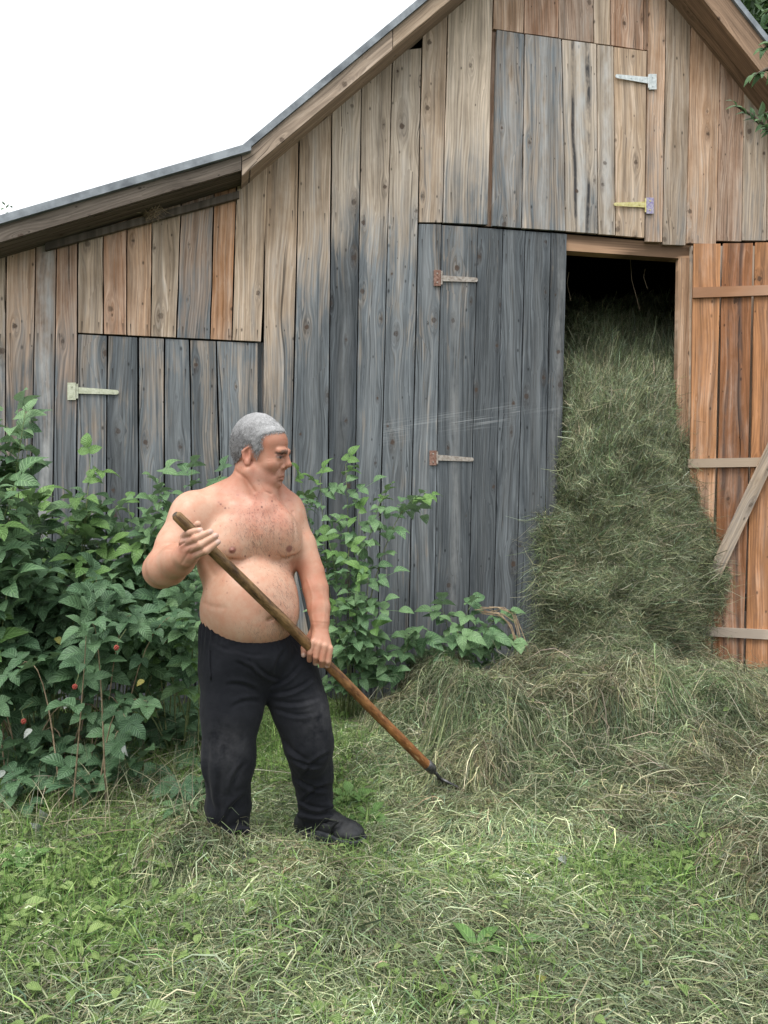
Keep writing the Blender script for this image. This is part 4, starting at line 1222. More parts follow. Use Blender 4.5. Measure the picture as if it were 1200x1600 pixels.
hairs('hair_strand', bV[sel] + bN[sel] * 0.003, bN[sel], dirs / np.linalg.norm(dirs, axis=1, keepdims=True), 0.0085, 0.0008, cc_, hair, M_HAIR, 0.72)['kind'] = 'stuff'
# brow, chest and belly hair
bs = np.where(brow > 0.5)[0]; sel = rng.choice(bs, min(230, len(bs) * 3))
g_ = rng.uniform(0.04, 0.25, len(sel)); 
hairs('eyebrow', bV[sel], bN[sel], np.tile(-HA[0] * 0.6 - HA[1] * 0.2, (len(sel), 1)), 0.007, 0.0006, np.stack([g_, g_, g_], -1), man, M_HAIR, 0.6)['kind'] = 'stuff'
pr = 0.8 * np.exp(-(((pxv - 412) / 40) ** 2 + ((pyv - 830) / 32) ** 2)) + 0.45 * np.exp(-(((pxv - 438) / 22) ** 2 + ((pyv - 935) / 55) ** 2)) + 0.35 * np.exp(-(((pxv - 412) / 34) ** 2 + ((pyv - 985) / 16) ** 2))
pr = pr * (tq[:, 1] > 0.03) * (bV[:, 1] < 3.0) * (np.abs(tq[:, 0]) < 0.16)
sel = rng.choice(len(bV), 2600, p=pr / pr.sum())
g_ = rng.uniform(0.03, 0.16, len(sel))
hairs('chest_hair', bV[sel], bN[sel], np.tile(np.array([0.1, -0.1, -0.9]), (len(sel), 1)), 0.0105, 0.00045, np.stack([g_ * 1.1, g_, g_ * 0.95], -1), man, M_HAIR, 0.72)['kind'] = 'stuff'

# ---- trousers
def build_trousers():
    F = Field((-0.86, 2.52, -0.06), (-0.12, 3.35, 0.98), 0.0042)
    F.ell(tp(-0.005, -0.012, -0.28), (0.180, 0.138, 0.17), AX, 0.0)
    F.ell(tp(0.0, -0.012, -0.40), (0.188, 0.150, 0.17), AX, 0.05)
    F.ell(tp(0.01, 0.03, -0.36), (0.165, 0.150, 0.11), AX, 0.04)
    F.chain([mp(364, 1050, .0), mp(362, 1110, -.02), mp(358, 1185, -.04), mp(357, 1260, -.02), mp(359, 1343, .0)],
            [ps(50), ps(46), ps(37.5), ps(33), ps(29)], 0.03)
    F.chain([mp(447, 1045, .08), mp(469, 1108, .06), mp(482, 1160, .06), mp(489, 1210, .10), mp(495, 1278, .14)],
            [ps(50), ps(45), ps(39), ps(33), ps(26)], 0.014)
    F.ell(mp(354, 1185, -.075), (ps(28), 0.045, ps(60)), None, 0.06)
    F.ell(mp(487, 1150, .01), (ps(28), 0.05, ps(55)), None, 0.05)
    # folds pulling from the crotch and across knees and hems
    for a, b, r in (((330, 1330, -.065), (388, 1332, -.06), 6), ((470, 1274, .08), (520, 1277, .09), 5), ((332, 1300, -.08), (386, 1296, -.08), 5), ((470, 1256, .07), (518, 1260, .07), 4)):
        F.cone(mp(*a), mp(*b), ps(r), ps(r), 0.02)
    # rolled waistband, lower in front under the belly
    F.cut(tp(0, 0, -0.232), (0, 0.60, 1.0), 0.006)
    F.cut(mp(360, 1346, 0), (0.0, 0.05, -1), 0.004) if False else None
    return F.mesh()
tV, tF = build_trousers()
tN = vert_normals(tV, tF)
wr_ = fbm(tV[:, 0] * 26 + tV[:, 2] * 10, tV[:, 1] * 20, tV[:, 2] * 14 - tV[:, 0] * 12, 2) - 0.5
low_ = sstep(0.75, 0.30, tV[:, 2])
wn = np.array([0, 0, 1.0]) + AX[1] * 0.60; wn /= np.linalg.norm(wn)
_n0 = 0.60 * np.array([0, 1.0, 0]) + np.array([0, 0, 1.0]); _n0 /= np.linalg.norm(_n0)
below = -((tV - tp(0, 0, -0.232)) @ _n0)                       # distance under the waist opening
az_ = np.arctan2(tV[:, 1] - T0[1], tV[:, 0] - T0[0])
tV = tV + tN * (-0.0045 * np.exp(-((below - 0.036) / 0.005) ** 2) - 0.003 * np.exp(-((below - 0.018) / 0.003) ** 2)
                + 0.0035 * np.sin(az_ * 46 + 3 * fbm(az_ * 6, below * 8, 0, 2)) * sstep(0.034, 0.046, below) * sstep(0.17, 0.06, below))[:, None]
tV = tV + tN * (wr_ * (0.003 + 0.006 * low_))[:, None]
fx_ = 600 + tV[:, 0] / tV[:, 1] * FPX; fy_ = 800 - (tV[:, 2] - HC) / tV[:, 1] * FPX
facing = sstep(0.1, 0.5, -(tN * (tV / np.linalg.norm(tV, axis=1, keepdims=True))).sum(1))
def fold(x0, y0, x1, y1, w, amp):
    global tV
    w = w * 0.72
    a = np.array([x0, y0]); b = np.array([x1, y1]); ba = b - a
    q = np.stack([fx_, fy_], -1) - a
    bend = 0.10 * np.linalg.norm(ba)
    t = np.clip(q @ ba / (ba @ ba), 0, 1)
    nrm = np.array([-ba[1], ba[0]]) / np.linalg.norm(ba)
    dd = (q @ nrm) - bend * np.sin(t * math.pi)
    al = np.maximum(np.abs(q @ ba / (ba @ ba) - 0.5) - 0.5, 0) * np.linalg.norm(ba)
    k = np.sin(np.clip(t, 0.02, 0.98) * math.pi) ** 0.6 * np.exp(-(al / w) ** 2)
    g = -np.exp(-(dd / w) ** 2) + 0.8 * np.exp(-((dd - 1.9 * w) / (1.1 * w)) ** 2)
    tV = tV + tN * (g * k * facing * amp * 0.85)[:, None]
for f_ in ((418, 1074, 470, 1036, 4, .010), (420, 1084, 490, 1058, 4, .010), (424, 1094, 500, 1088, 4.5, .008), (430, 1108, 498, 1112, 4, .006), (404, 1062, 366, 1034, 4.5, .008),
           (404, 1082, 352, 1070, 5, .007), (408, 1096, 360, 1106, 5, .006), (398, 1036, 440, 1062, 4, .008), (384, 1020, 410, 1060, 4, .006), (452, 1010, 430, 1056, 4, .006),
           (328, 1150, 350, 1300, 6, .009), (346, 1200, 366, 1325, 6, .008), (386, 1190, 362, 1240, 5, .008), (388, 1240, 350, 1290, 5, .008), (326, 1282, 384, 1312, 4, .008), (390, 1296, 340, 1330, 4, .008),
           (440, 1150, 486, 1190, 5, .009), (452, 1182, 505, 1196, 4, .009), (520, 1176, 470, 1220, 4, .008), (460, 1214, 516, 1234, 4, .009), (522, 1226, 470, 1256, 4, .009), (466, 1250, 518, 1262, 3.5, .008), (466, 1268, 520, 1270, 3, .006),
           (330, 1000, 372, 1018, 4, .004), (360, 1010, 420, 1022, 4, .004)):
    fold(*f_)
wr2 = np.sin(tV[:, 2] * 95 + 6 * fbm(tV[:, 0] * 9, tV[:, 1] * 9, tV[:, 2] * 5, 2)) * sstep(0.42, 0.05, tV[:, 2])
tV = tV + tN * (wr2 * 0.0016)[:, None]
def cloth_mat():
    n = NT('black_sweatpants')
    tc = n.t.nodes.new('ShaderNodeTexCoord')
    o = tc.outputs['Object']
    a = n.noise(o, 7, 4, 0.7); b = n.noise(o, 300, 2); c = n.noise(n.vmath('MULTIPLY', o, (40, 40, 8)), 1.0, 3, 0.6)
    dust = n.attr('dust')
    col = n.mix(n.mrange(a, 0.35, 0.7), (0.008, 0.009, 0.012), (0.015, 0.016, 0.020))
    col = n.mix(n.math('MULTIPLY', dust, n.mrange(a, 0.35, 0.65)), col, (0.060, 0.060, 0.064))
    col = n.mix(n.mrange(b, 0.70, 0.78, 0, 0.5), col, (0.05, 0.05, 0.05))
    h = n.math('ADD', n.math('MULTIPLY', a, 3.0), n.math('ADD', n.math('MULTIPLY', b, 0.2), n.math('MULTIPLY', c, 0.6)))
    p = n.bsdf(col, 0.9, n.bump(h, 0.4, 0.006), 0.15)
    p.inputs['Sheen Weight'].default_value = 0.03; p.inputs['Sheen Roughness'].default_value = 0.5
    return n.done(p)
M_CLOTH = cloth_mat()
tpx = 600 + tV[:, 0] / tV[:, 1] * FPX; tpy = 800 - (tV[:, 2] - HC) / tV[:, 1] * FPX
dust = np.maximum(np.exp(-(((tpx - 352) / 30) ** 2 + ((tpy - 1170) / 34) ** 2)), np.exp(-(((tpx - 495) / 22) ** 2 + ((tpy - 1125) / 40) ** 2)))
trousers = obj('trousers', mesh_np('trousers', tV - rootv, tF, 4, M_CLOTH, True, {'dust': ('FLOAT', dust)}), man)
# side pocket welt
pm = MB()
def snap(px, py):
    m = (np.abs(tpx - px) < 3) & (np.abs(tpy - py) < 3)
    i = np.where(m)[0]; j = i[np.argmin(tV[i, 1])]; return tV[j] + tN[j] * 0.002
pm.tube([Vector(snap(325 + i * 0.4, 1014 + i * 9) - rootv) for i in range(6)], 0.004, 6)
pm.build('pocket', M_CLOTH, trousers, smooth=True)
wv_ = []
for px in range(316, 452, 9):
    m = (np.abs(tpx - px) < 3) & (tV[:, 1] < 2.95)
    i = np.where(m)[0]; j = i[np.argmax(tV[i, 2] - tV[i, 1] * 0.4)]; wv_.append(Vector(tV[j] - rootv))
wb = MB(); wb.tube(wv_, 0.006, 7); wb.build('waistband', M_CLOTH, trousers, smooth=True)

# ---- shoes
def shoe_parts():
    F = Field((-0.40, 2.74, -0.04), (0.02, 3.16, 0.26), 0.003)
    g = lambda x, y, d: mp(x, y, d)
    # upper: heel at the left, toe to the right and a little towards the camera
    F.cone(g(490, 1268, .15), g(480, 1284, .155), ps(22), ps(20), 0.0)
    F.cone(g(478, 1288, .155), g(547, 1299, .06), ps(16), ps(13), 0.03)
    F.cone(g(503, 1274, .14), g(545, 1297, .06), ps(19), ps(13), 0.03)
    F.ell(g(546, 1300, .058), (ps(24), 0.055, ps(12.5)), None, 0.02)
    F.chain([g(528, 1284, .02), g(520, 1291, .035), g(516, 1302, .05)], [ps(2.2), ps(2.2), ps(2)], 0.006)
    F.cone(g(500, 1283, .098), g(530, 1287, .05), ps(2), ps(2), 0.012, 'sub')
    z0 = mp(520, 1303, .09)[2]
    F.cut((0, 0, z0), (0, 0, -1), 0.004)
    return F.mesh()
sV, sF = shoe_parts()
M_SHOE = make_plain('worn_black_leather', (0.008, 0.009, 0.010), (0.028, 0.030, 0.033), 26, 0.6, 0.35)
M_SOLE = make_plain('grey_rubber', (0.022, 0.025, 0.03), (0.055, 0.06, 0.066), 30, 0.75, 0.3)
shoe = obj('shoe', mesh_np('shoe', sV - rootv, sF, 4, M_SHOE, True), man)
F = Field((-0.42, 2.72, -0.08), (0.03, 3.18, 0.12), 0.003)
for r, dz, k in ((1.0, 0, 0),):
    F.cone(mp(480, 1296, .155), mp(546, 1303, .06), ps(20), ps(22), 0.0)
    F.ell(mp(547, 1303, .06), (ps(26), 0.066, ps(20)), None, 0.02)
zt = mp(520, 1303, .09)[2] + 0.003
F.cut((0, 0, zt), (0.05, 0, 1), 0.003); F.cut((0, 0, zt - 0.030), (0, 0, -1), 0.003)
oV, oF = F.mesh()
obj('sole', mesh_np('sole', oV - rootv, oF, 4, M_SOLE, True), shoe)
F = Field((-0.70, 2.55, -0.12), (-0.38, 3.0, 0.2), 0.004)
F.cone(mp(360, 1335, .02), mp(382, 1352, -.16), ps(24), ps(20), 0.0); F.cut((0, 0, -0.03), (0, 0, -1))
rV, rF = F.mesh()
obj('shoe', mesh_np('shoe', rV - rootv, rF, 4, M_SHOE, True), man)

# ------------------------------------------------------------------ the hay fork
def fork_mat():
    n = NT('worn_fork_handle')
    gx, gz, sd = n.sep(n.attr('gco', 'Vector'))
    a = n.noise(n.comb(n.math('MULTIPLY', gx, 26), n.math('MULTIPLY', sd, 26), n.math('MULTIPLY', gz, 16)), 1.6, 4, 0.65)
    b = n.noise(n.comb(n.math('MULTIPLY', gx, 120), n.math('MULTIPLY', sd, 120), n.math('MULTIPLY', gz, 40)), 1.0, 3, 0.6)
    up = n.mix(n.mrange(a, 0.33, 0.66), (0.055, 0.028, 0.013), (0.27, 0.160, 0.068))
    dn = n.mix(n.mrange(a, 0.33, 0.66), (0.11, 0.035, 0.014), (0.36, 0.155, 0.05))
    col = n.mix(n.mrange(gz, 0.35, 0.8), up, dn)
    col = n.mix(n.mrange(b, 0.5, 0.75, 0, 0.6), col, n.mix(1.0, col, (0.35, 0.3, 0.28), 'MULTIPLY'))
    pale = n.math('MULTIPLY', n.mrange(b, 0.30, 0.40, 1.0, 0.0), n.mrange(gz, 0.5, 0.9))
    col = n.mix(n.math('MULTIPLY', pale, 0.7), col, (0.55, 0.36, 0.18))
    return n.done(n.bsdf(col, 0.5, n.bump(n.math('ADD', a, n.math('MULTIPLY', b, 0.6)), 0.6, 0.006), 0.4))
M_SHAFT = fork_mat()
fork = empty('pitchfork', SH1)
tag(fork, 'hay fork with a long worn wooden handle held in both hands', 'pitchfork')
def shaft():
    ax = SH1 - SH0; L = np.linalg.norm(ax); ax /= L
    x = np.cross(ax, [0, 0, 1.0]); x /= np.linalg.norm(x); y = np.cross(ax, x)
    NS, NR = 70, 14
    V, G = [], []
    for i in range(NS + 1):
        t = i / NS
        wob = np.array([math.sin(t * 9) * 0.003 + math.sin(t * 23) * 0.0012, math.cos(t * 7) * 0.003])
        r = SHR * (0.98 + 0.12 * t)
        if i == 0: r *= 0.55
        if i == 1: r *= 0.93
        for k in range(NR):
            a = 2 * math.pi * k / NR
            rr = r * (1 + 0.10 * (float(vnoise(t * 14, math.cos(a) + 3, math.sin(a) + 3)) - 0.5) + 0.09 * sstep(0.55, 0.8, t) * (float(vnoise(t * 60, math.cos(a) * 2 + 9, math.sin(a) * 2 + 3)) - 0.5))
            tt = max(0.0, t - 1 / NS) if i else 0.0
            V.append(SH0 + ax * L * (t if i != 1 else 0.006) + x * (wob[0] + math.cos(a) * rr) + y * (wob[1] + math.sin(a) * rr)); G.append((math.cos(a) * 0.02, t, math.sin(a) * 0.02))
    Fq = [[i * NR + k, i * NR + (k + 1) % NR, (i + 1) * NR + (k + 1) % NR, (i + 1) * NR + k] for i in range(NS) for k in range(NR)]
    V = np.array(V) - SH1
    me = mesh_np('handle', V, np.array(Fq), 4, M_SHAFT, True, {'gco': ('FLOAT_VECTOR', np.array(G))})
    obj('handle', me, fork)
    cp = MB(); cp.add(V[:NR], [tuple(range(NR - 1, -1, -1))]); cp.build('handle_end', M_BARK, fork)
    return ax
sax = shaft()
fm_ = MB()
zero = Vector((0, 0, 0)); sv = Vector(sax)
fm_.tube([zero - sv * 0.035, zero - sv * 0.03, zero + sv * 0.015, zero + sv * 0.03], [0.020, 0.024, 0.023, 0.016], 12)
fm_.build('ferrule', M_IRON, fork, smooth=True)
side = sv.cross(Vector((0, 0, 1))).normalized(); dn_ = sv.cross(side).normalized()
if dn_.z > 0: dn_ = -dn_
sk_ = MB(); sk_.tube([zero + sv * 0.02, zero + sv * 0.06, zero + sv * 0.09 + dn_ * 0.004], [0.010, 0.008, 0.009], 8); sk_.build('shank', M_IRON, fork, smooth=True)
for i in (-1.5, -0.5, 0.5, 1.5):
    t = MB()
    pts = []
    for j in range(9):
        s = j / 8
        pts.append(zero + sv * (0.085 + 0.27 * s) + side * (i * 0.048 * min(1, s * 4)) + dn_ * (0.004 + 0.05 * s * s - 0.035 * s))
    t.tube(pts, [0.006] * 7 + [0.0045, 0.002], 6)
    t.build('tine', M_IRON, fork, smooth=True)
# ------------------------------------------------------------------ strands of hay and grass
HAY_COLS = np.array([(0.150, 0.165, 0.095), (0.22, 0.225, 0.145), (0.115, 0.135, 0.075), (0.30, 0.285, 0.19), (0.085, 0.115, 0.055), (0.19, 0.165, 0.11), (0.36, 0.345, 0.25), (0.17, 0.20, 0.14)])
def hay_colors(n, w=(.2, .19, .16, .1, .13, .09, .04, .09)):
    w = np.array(w) / sum(w)
    c = HAY_COLS[rng.choice(len(HAY_COLS), n, p=w)]
    return c * (0.5 + 1.45 * rng.uniform(0, 1, (n, 1)) ** 1.2) * (1 + rng.normal(size=(n, 3)) * 0.06)
def ribbons(P, width, color):
    """P (n, k, 3) centre lines -> arrays of tapered flat strips"""
    n, k, _ = P.shape
    T = np.diff(P, axis=1); T = np.concatenate([T, T[:, -1:]], 1)
    T /= np.maximum(np.linalg.norm(T, axis=2, keepdims=True), 1e-9)
    S = np.cross(T, rng.normal(size=(n, 1, 3)))
    S /= np.maximum(np.linalg.norm(S, axis=2, keepdims=True), 1e-9)
    tap = np.interp(np.linspace(0, 1, k), [0, 0.15, 0.7, 1], [0.7, 1, 0.8, 0.25])
    W = np.asarray(width).reshape(-1, 1, 1) * tap[None, :, None] * 0.5
    V = np.stack([P - S * W, P + S * W], 2).reshape(-1, 3)
    b = (np.arange(n) * 2 * k)[:, None, None] + (np.arange(k - 1) * 2)[None, :, None]
    F = (b + np.array([0, 1, 3, 2])).reshape(-1, 4)
    return V, F, np.repeat(color, 2 * k, axis=0)
def strand_obj(name, parts, parent=None, mat=None):
    V, F, Cc, o = [], [], [], 0
    for v, f, c in parts:
        V.append(v); F.append(f + o); Cc.append(c); o += len(v)
    return obj(name, mesh_np(name, np.concatenate(V), np.concatenate(F), 4, mat or M_HAY, False, {'hc': ('FLOAT_COLOR', np.concatenate(Cc))}), parent)

def in_view(n, d0=1.75, d1=5.3, m=0.16):
    D = np.sqrt(rng.uniform(d0 ** 2, d1 ** 2, n)); X = (rng.uniform(-0.5 - m, 0.5 + m, n)) * D
    ok = WALL.p[1] + (X - WALL.p[0]) * math.tan(YAW) - 0.10 > D
    return X[ok], D[ok]
def px_of(X, D): return 600 + X / D * FPX, 800 + HC / D * FPX
def lying(X, D, L, lift, arch, wdt, col, k=5, flow=None, zf=top_z, spread=1.0):
    """strands lying over the heap surface"""
    n = len(X)
    ang = rng.uniform(0, 2 * math.pi, n) if flow is None else flow + rng.normal(size=n) * spread
    bend = rng.normal(size=n) * 1.7
    s = np.linspace(-0.5, 0.5, k)
    a = ang[:, None] + bend[:, None] * s[None, :]
    ds = L[:, None] / (k - 1)
    xx = X[:, None] + np.cumsum(np.cos(a) * ds, 1) - (np.cos(ang) * L / 2)[:, None]
    yy = D[:, None] + np.cumsum(np.sin(a) * ds, 1) - (np.sin(ang) * L / 2)[:, None]
    z = zf(xx.ravel(), yy.ravel()).reshape(xx.shape)
    h = lift[:, None] + arch[:, None] * (1 - (2 * s[None, :]) ** 2) + rng.normal(size=(n, k)) * 0.004
    tilt = rng.normal(size=n)[:, None] * s[None, :] * arch[:, None] * 1.4
    return ribbons(np.stack([xx, yy, np.maximum(z + h + tilt, z + 0.001)], -1), wdt, col)

def green_at(X, D):
    """how much living grass shows, from patches seen in the photograph"""
    px, py = px_of(X, D)
    g = 0.16 + 0.42 * sstep(0.46, 0.64, fbm(X * 2.2 + 9, D * 2.2, 0, 3))
    def blob(cx, cy, sx, sy, a): return a * np.exp(-((px - cx) / sx) ** 2 - ((py - cy) / sy) ** 2)
    g = g + blob(90, 1450, 170, 110, 0.75) + blob(1000, 1370, 110, 40, 0.7) + blob(560, 1270, 50, 70, 0.7) + blob(120, 1180, 220, 90, 0.8) + blob(440, 1180, 110, 60, 0.6) + blob(480, 1440, 120, 60, 0.3) + blob(700, 1560, 130, 40, 0.5) + blob(260, 1150, 70, 60, 0.8)
    g = g * (1 - 0.85 * sstep(0.05, 0.15, hay_z(X, D)))
    g = g * (1 - 0.95 * sstep(520, 620, px) * sstep(1375, 1310, py)) - 0.12 * sstep(1340, 1420, py) * sstep(500, 640, px)
    return np.clip(g, 0, 1)

# --- heap bodies: an uneven mat under the loose strands
def heap_surface():
    xs = np.arange(-0.95, 3.3, 0.022); ys = np.arange(2.2, 6.0, 0.022)
    X, Y = np.meshgrid(xs, ys, indexing='ij')
    h = hay_z(X, Y)
    rough = 0.03 * (fbm(X * 26, Y * 26, 5, 2) - 0.5)
    Z = soil_z(X, Y) + h + rough * sstep(0.02, 0.1, h) - 0.012
    wallY = WALL.p[1] + (X - WALL.p[0]) * math.tan(YAW)
    I = np.arange(X.size).reshape(X.shape)
    F = np.stack([I[:-1, :-1], I[1:, :-1], I[1:, 1:], I[:-1, 1:]], -1)
    cen = (h[:-1, :-1] > 0.018) & (Y[:-1, :-1] < wallY[:-1, :-1] - 0.05)
    F = F[cen].reshape(-1, 4)
    used = np.unique(F); rm = np.full(X.size, -1); rm[used] = np.arange(len(used))
    V = np.stack([X, Y, Z], -1).reshape(-1, 3)[used]
    return V, rm[F]
def mat_mat():
    n = NT('packed_hay')
    geo = n.t.nodes.new('ShaderNodeNewGeometry')
    p = geo.outputs['Position']
    a = n.noise(n.vmath('MULTIPLY', p, (90, 22, 60)), 1.0, 4, 0.7, 0.6); b = n.noise(n.vmath('MULTIPLY', p, (20, 95, 40)), 1.0, 4, 0.7, 0.6)
    f = n.math('MAXIMUM', a, b)
    col = n.ramp(f, [(0.45, (0.03, 0.034, 0.022)), (0.58, (0.085, 0.092, 0.06)), (0.72, (0.19, 0.19, 0.135))])
    return n.done(n.bsdf(col, 0.9, n.bump(f, 1.0, 0.03), 0.1))
M_MAT = mat_mat()
hv, hf = heap_surface()
heap = empty('hay_heap', (1.2, 4.45, 0))
tag(heap, 'low rounded heaps of loose dried hay spread before the barn door', 'hay', None, 'stuff')
hm = obj('packed_hay', mesh_np('packed_hay', hv - np.array([1.2, 4.45, 0]), hf, 4, M_MAT, True), heap); hm['kind'] = 'stuff'

parts = []
X, D = in_view(480000, 2.2, 5.6)
h = hay_z(X, D); keep = rng.uniform(size=len(X)) < sstep(0.02, 0.10, h) * np.clip(1.15 - 0.12 * D, 0.4, 1)
X, D, h = X[keep], D[keep], h[keep]
X, D, h = X[:135000], D[:135000], h[:135000]
n = len(X)
e_ = 0.02
gx_, gy_ = (hay_z(X + e_, D) - hay_z(X - e_, D)), (hay_z(X, D + e_) - hay_z(X, D - e_))
fl = np.where(rng.uniform(size=n) < 0.55, np.arctan2(gy_, gx_) + math.pi / 2, 2.6 * math.pi * fbm(X * 2.6 + 3, D * 2.6, 4, 2))
L = rng.uniform(0.05, 0.20, n)
parts.append(lying(X, D, L, np.abs(rng.normal(size=n)) * 0.012 - 0.004, rng.gamma(1.3, 0.012, n), rng.choice([0.0018, 0.0026, 0.0038, 0.0055], n, p=[.3, .35, .25, .1]), hay_colors(n) * (0.62 + 0.75 * sstep(0.36, 0.64, fbm(X * 7, D * 7, 3, 2)))[:, None] * np.where(fbm(X * 3 + 20, D * 3, 7, 2)[:, None] > 0.53, np.array([[0.96, 1.14, 0.98]]), np.array([[1.10, 1.07, 0.99]])), 5, fl, spread=1.0))
# wilder stems that stick out of the heaps
m = 5000; i = rng.choice(n, m)
parts.append(lying(X[i], D[i], rng.uniform(0.15, 0.4, m), rng.uniform(0.0, 0.03, m), rng.gamma(2, 0.022, m), np.full(m, 0.0022), hay_colors(m, (.1, .2, .1, .25, .05, .1, .15, .05)), 6))
o = strand_obj('loose_hay', parts); o.parent = heap; o.matrix_parent_inverse = Matrix.Translation((-1.2, -4.45, 0)); o['kind'] = 'stuff'
print('heap strands', n)

# --- raked litter over the meadow, green grass and small weeds growing through it
X, D = in_view(190000, 1.75, 5.3)
g = green_at(X, D); keep = (rng.uniform(size=len(X)) < 1.0 - 0.5 * g) & (hay_z(X, D) < 0.09)
X, D = X[keep], D[keep]; n = len(X)
fl = 2.0 * math.pi * fbm(X * 1.1, D * 1.1, 8, 2)
cl = hay_colors(n, (.2, .22, .1, .14, .1, .08, .06, .12)) * (1.62 * (0.8 + 0.5 * sstep(0.4, 0.65, fbm(X * 3, D * 3, 1, 2)))[:, None]) * np.array([0.93, 1.02, 0.94]); lit = lying(X, D, rng.uniform(0.04, 0.20, n), rng.uniform(0.0, 0.02, n), rng.gamma(1.3, 0.009, n), rng.choice([0.0016, 0.0023, 0.0035, 0.005], n, p=[.36, .38, .21, .05]), cl, 4, fl, spread=1.0)
tag(strand_obj('hay_litter', [lit]), 'thin layer of raked dry hay strewn over the meadow', 'hay', None, 'stuff')
print('litter', n)

def upright(X, D, L, wdt, col, lean, k=4, zf=top_z):
    n = len(X); a = rng.uniform(0, 2 * math.pi, n)
    s = np.linspace(0, 1, k)
    ln = np.abs(rng.normal(size=n)) * lean
    xx = X[:, None] + np.cos(a)[:, None] * L[:, None] * (s * 0.25 + s ** 2 * 0.9)[None] * ln[:, None]
    yy = D[:, None] + np.sin(a)[:, None] * L[:, None] * (s * 0.25 + s ** 2 * 0.9)[None] * ln[:, None]
    zz = zf(X, D)[:, None] + L[:, None] * (s - 0.38 * np.minimum(ln, 1.4)[:, None] * s ** 2)
    return ribbons(np.stack([xx, yy, zz], -1), wdt, col)
GREENS = np.array([(0.085, 0.17, 0.04), (0.12, 0.22, 0.055), (0.06, 0.125, 0.035), (0.17, 0.26, 0.08), (0.11, 0.165, 0.06)])
def greens(n): return GREENS[rng.integers(0, len(GREENS), n)] * rng.uniform(0.9, 2.1, (n, 1)) * np.array([1.08, 1.0, 1.05])
X, D = in_view(150000, 1.75, 5.3)
keep = rng.uniform(size=len(X)) < green_at(X, D) ** 1.3 * 0.62
X, D = X[keep], D[keep]; n = len(X)
px, py = px_of(X, D)
tall = 1 + 1.3 * np.exp(-((px - 60) / 190) ** 2 - ((py - 1190) / 60) ** 2) + 0.5 * np.exp(-((px - 440) / 120) ** 2 - ((py - 1150) / 50) ** 2)
gr = upright(X, D, rng.uniform(0.035, 0.11, n) * tall, rng.choice([0.002, 0.003, 0.0045], n), greens(n), 0.75)
tag(strand_obj('meadow_grass', [gr]), 'short living green grass coming through the hay', 'grass', None, 'stuff')
print('grass', n)

# --- small broad leaves (clover, dandelion, sorrel) between the grass
def small_leaves(X, D, size, up=0.35):
    n = len(X); z = top_z(X, D) + rng.uniform(0.006, 0.05, n)
    a = rng.uniform(0, 2 * math.pi, n)
    t = np.stack([np.cos(a), np.sin(a), rng.normal(size=n) * up], -1); t /= np.linalg.norm(t, axis=1, keepdims=True)
    nn = np.stack([rng.normal(size=n) * 0.4, rng.normal(size=n) * 0.4 - 0.25, np.ones(n)], -1)
    sd = np.cross(t, nn); sd /= np.linalg.norm(sd, axis=1, keepdims=True); nn = np.cross(sd, t)
    P = np.stack([X, D, z], -1)
    st = [0, 0.3, 0.65, 1.0]; wd = [0.10, 0.36, 0.34, 0.03]; dr = [0, 0.04, 0.02, -0.10]
    asp = rng.uniform(0.5, 1.0, n)[:, None]
    rows, uv = [], []
    rd = rng.uniform(size=n)
    for s, w, d in zip(st, wd, dr):
        c = P + t * (s * size)[:, None] + nn * (d * size)[:, None]
        for u in (-1, 0, 1):
            rows.append(c + sd * (u * w * size)[:, None] * asp + nn * ((abs(u) * w * 0.45) * size)[:, None])
            uv.append(np.stack([np.full(n, u), np.full(n, s), rd], -1))
    V = np.stack(rows, 1).reshape(-1, 3); UV = np.stack(uv, 1).reshape(-1, 3)
    b = (np.arange(n) * 12)[:, None, None]
    q = np.array([[r * 3 + c, r * 3 + c + 1, r * 3 + c + 4, r * 3 + c + 3] for r in range(3) for c in range(2)])
    return V, (b + q).reshape(-1, 4), UV
X, D = in_view(60000, 1.75, 5.2)
keep = rng.uniform(size=len(X)) < (green_at(X, D) ** 1.5) * 0.45 + 0.02
X, D = X[keep], D[keep]; n = len(X)
V, F_, UV = small_leaves(X, D, (rng.gamma(5, 0.0036, n) + 0.006) * (1 + 0.45 * sstep(420, 150, px_of(X, D)[0]) * sstep(1270, 1350, px_of(X, D)[1])))
wd_ = obj('ground_weeds', mesh_np('ground_weeds', V, F_, 4, M_WEED, True, {'lco': ('FLOAT_VECTOR', UV)}))
tag(wd_, 'small broad-leaved weeds low in the meadow grass', 'weeds', None, 'stuff')
print('weeds', n)

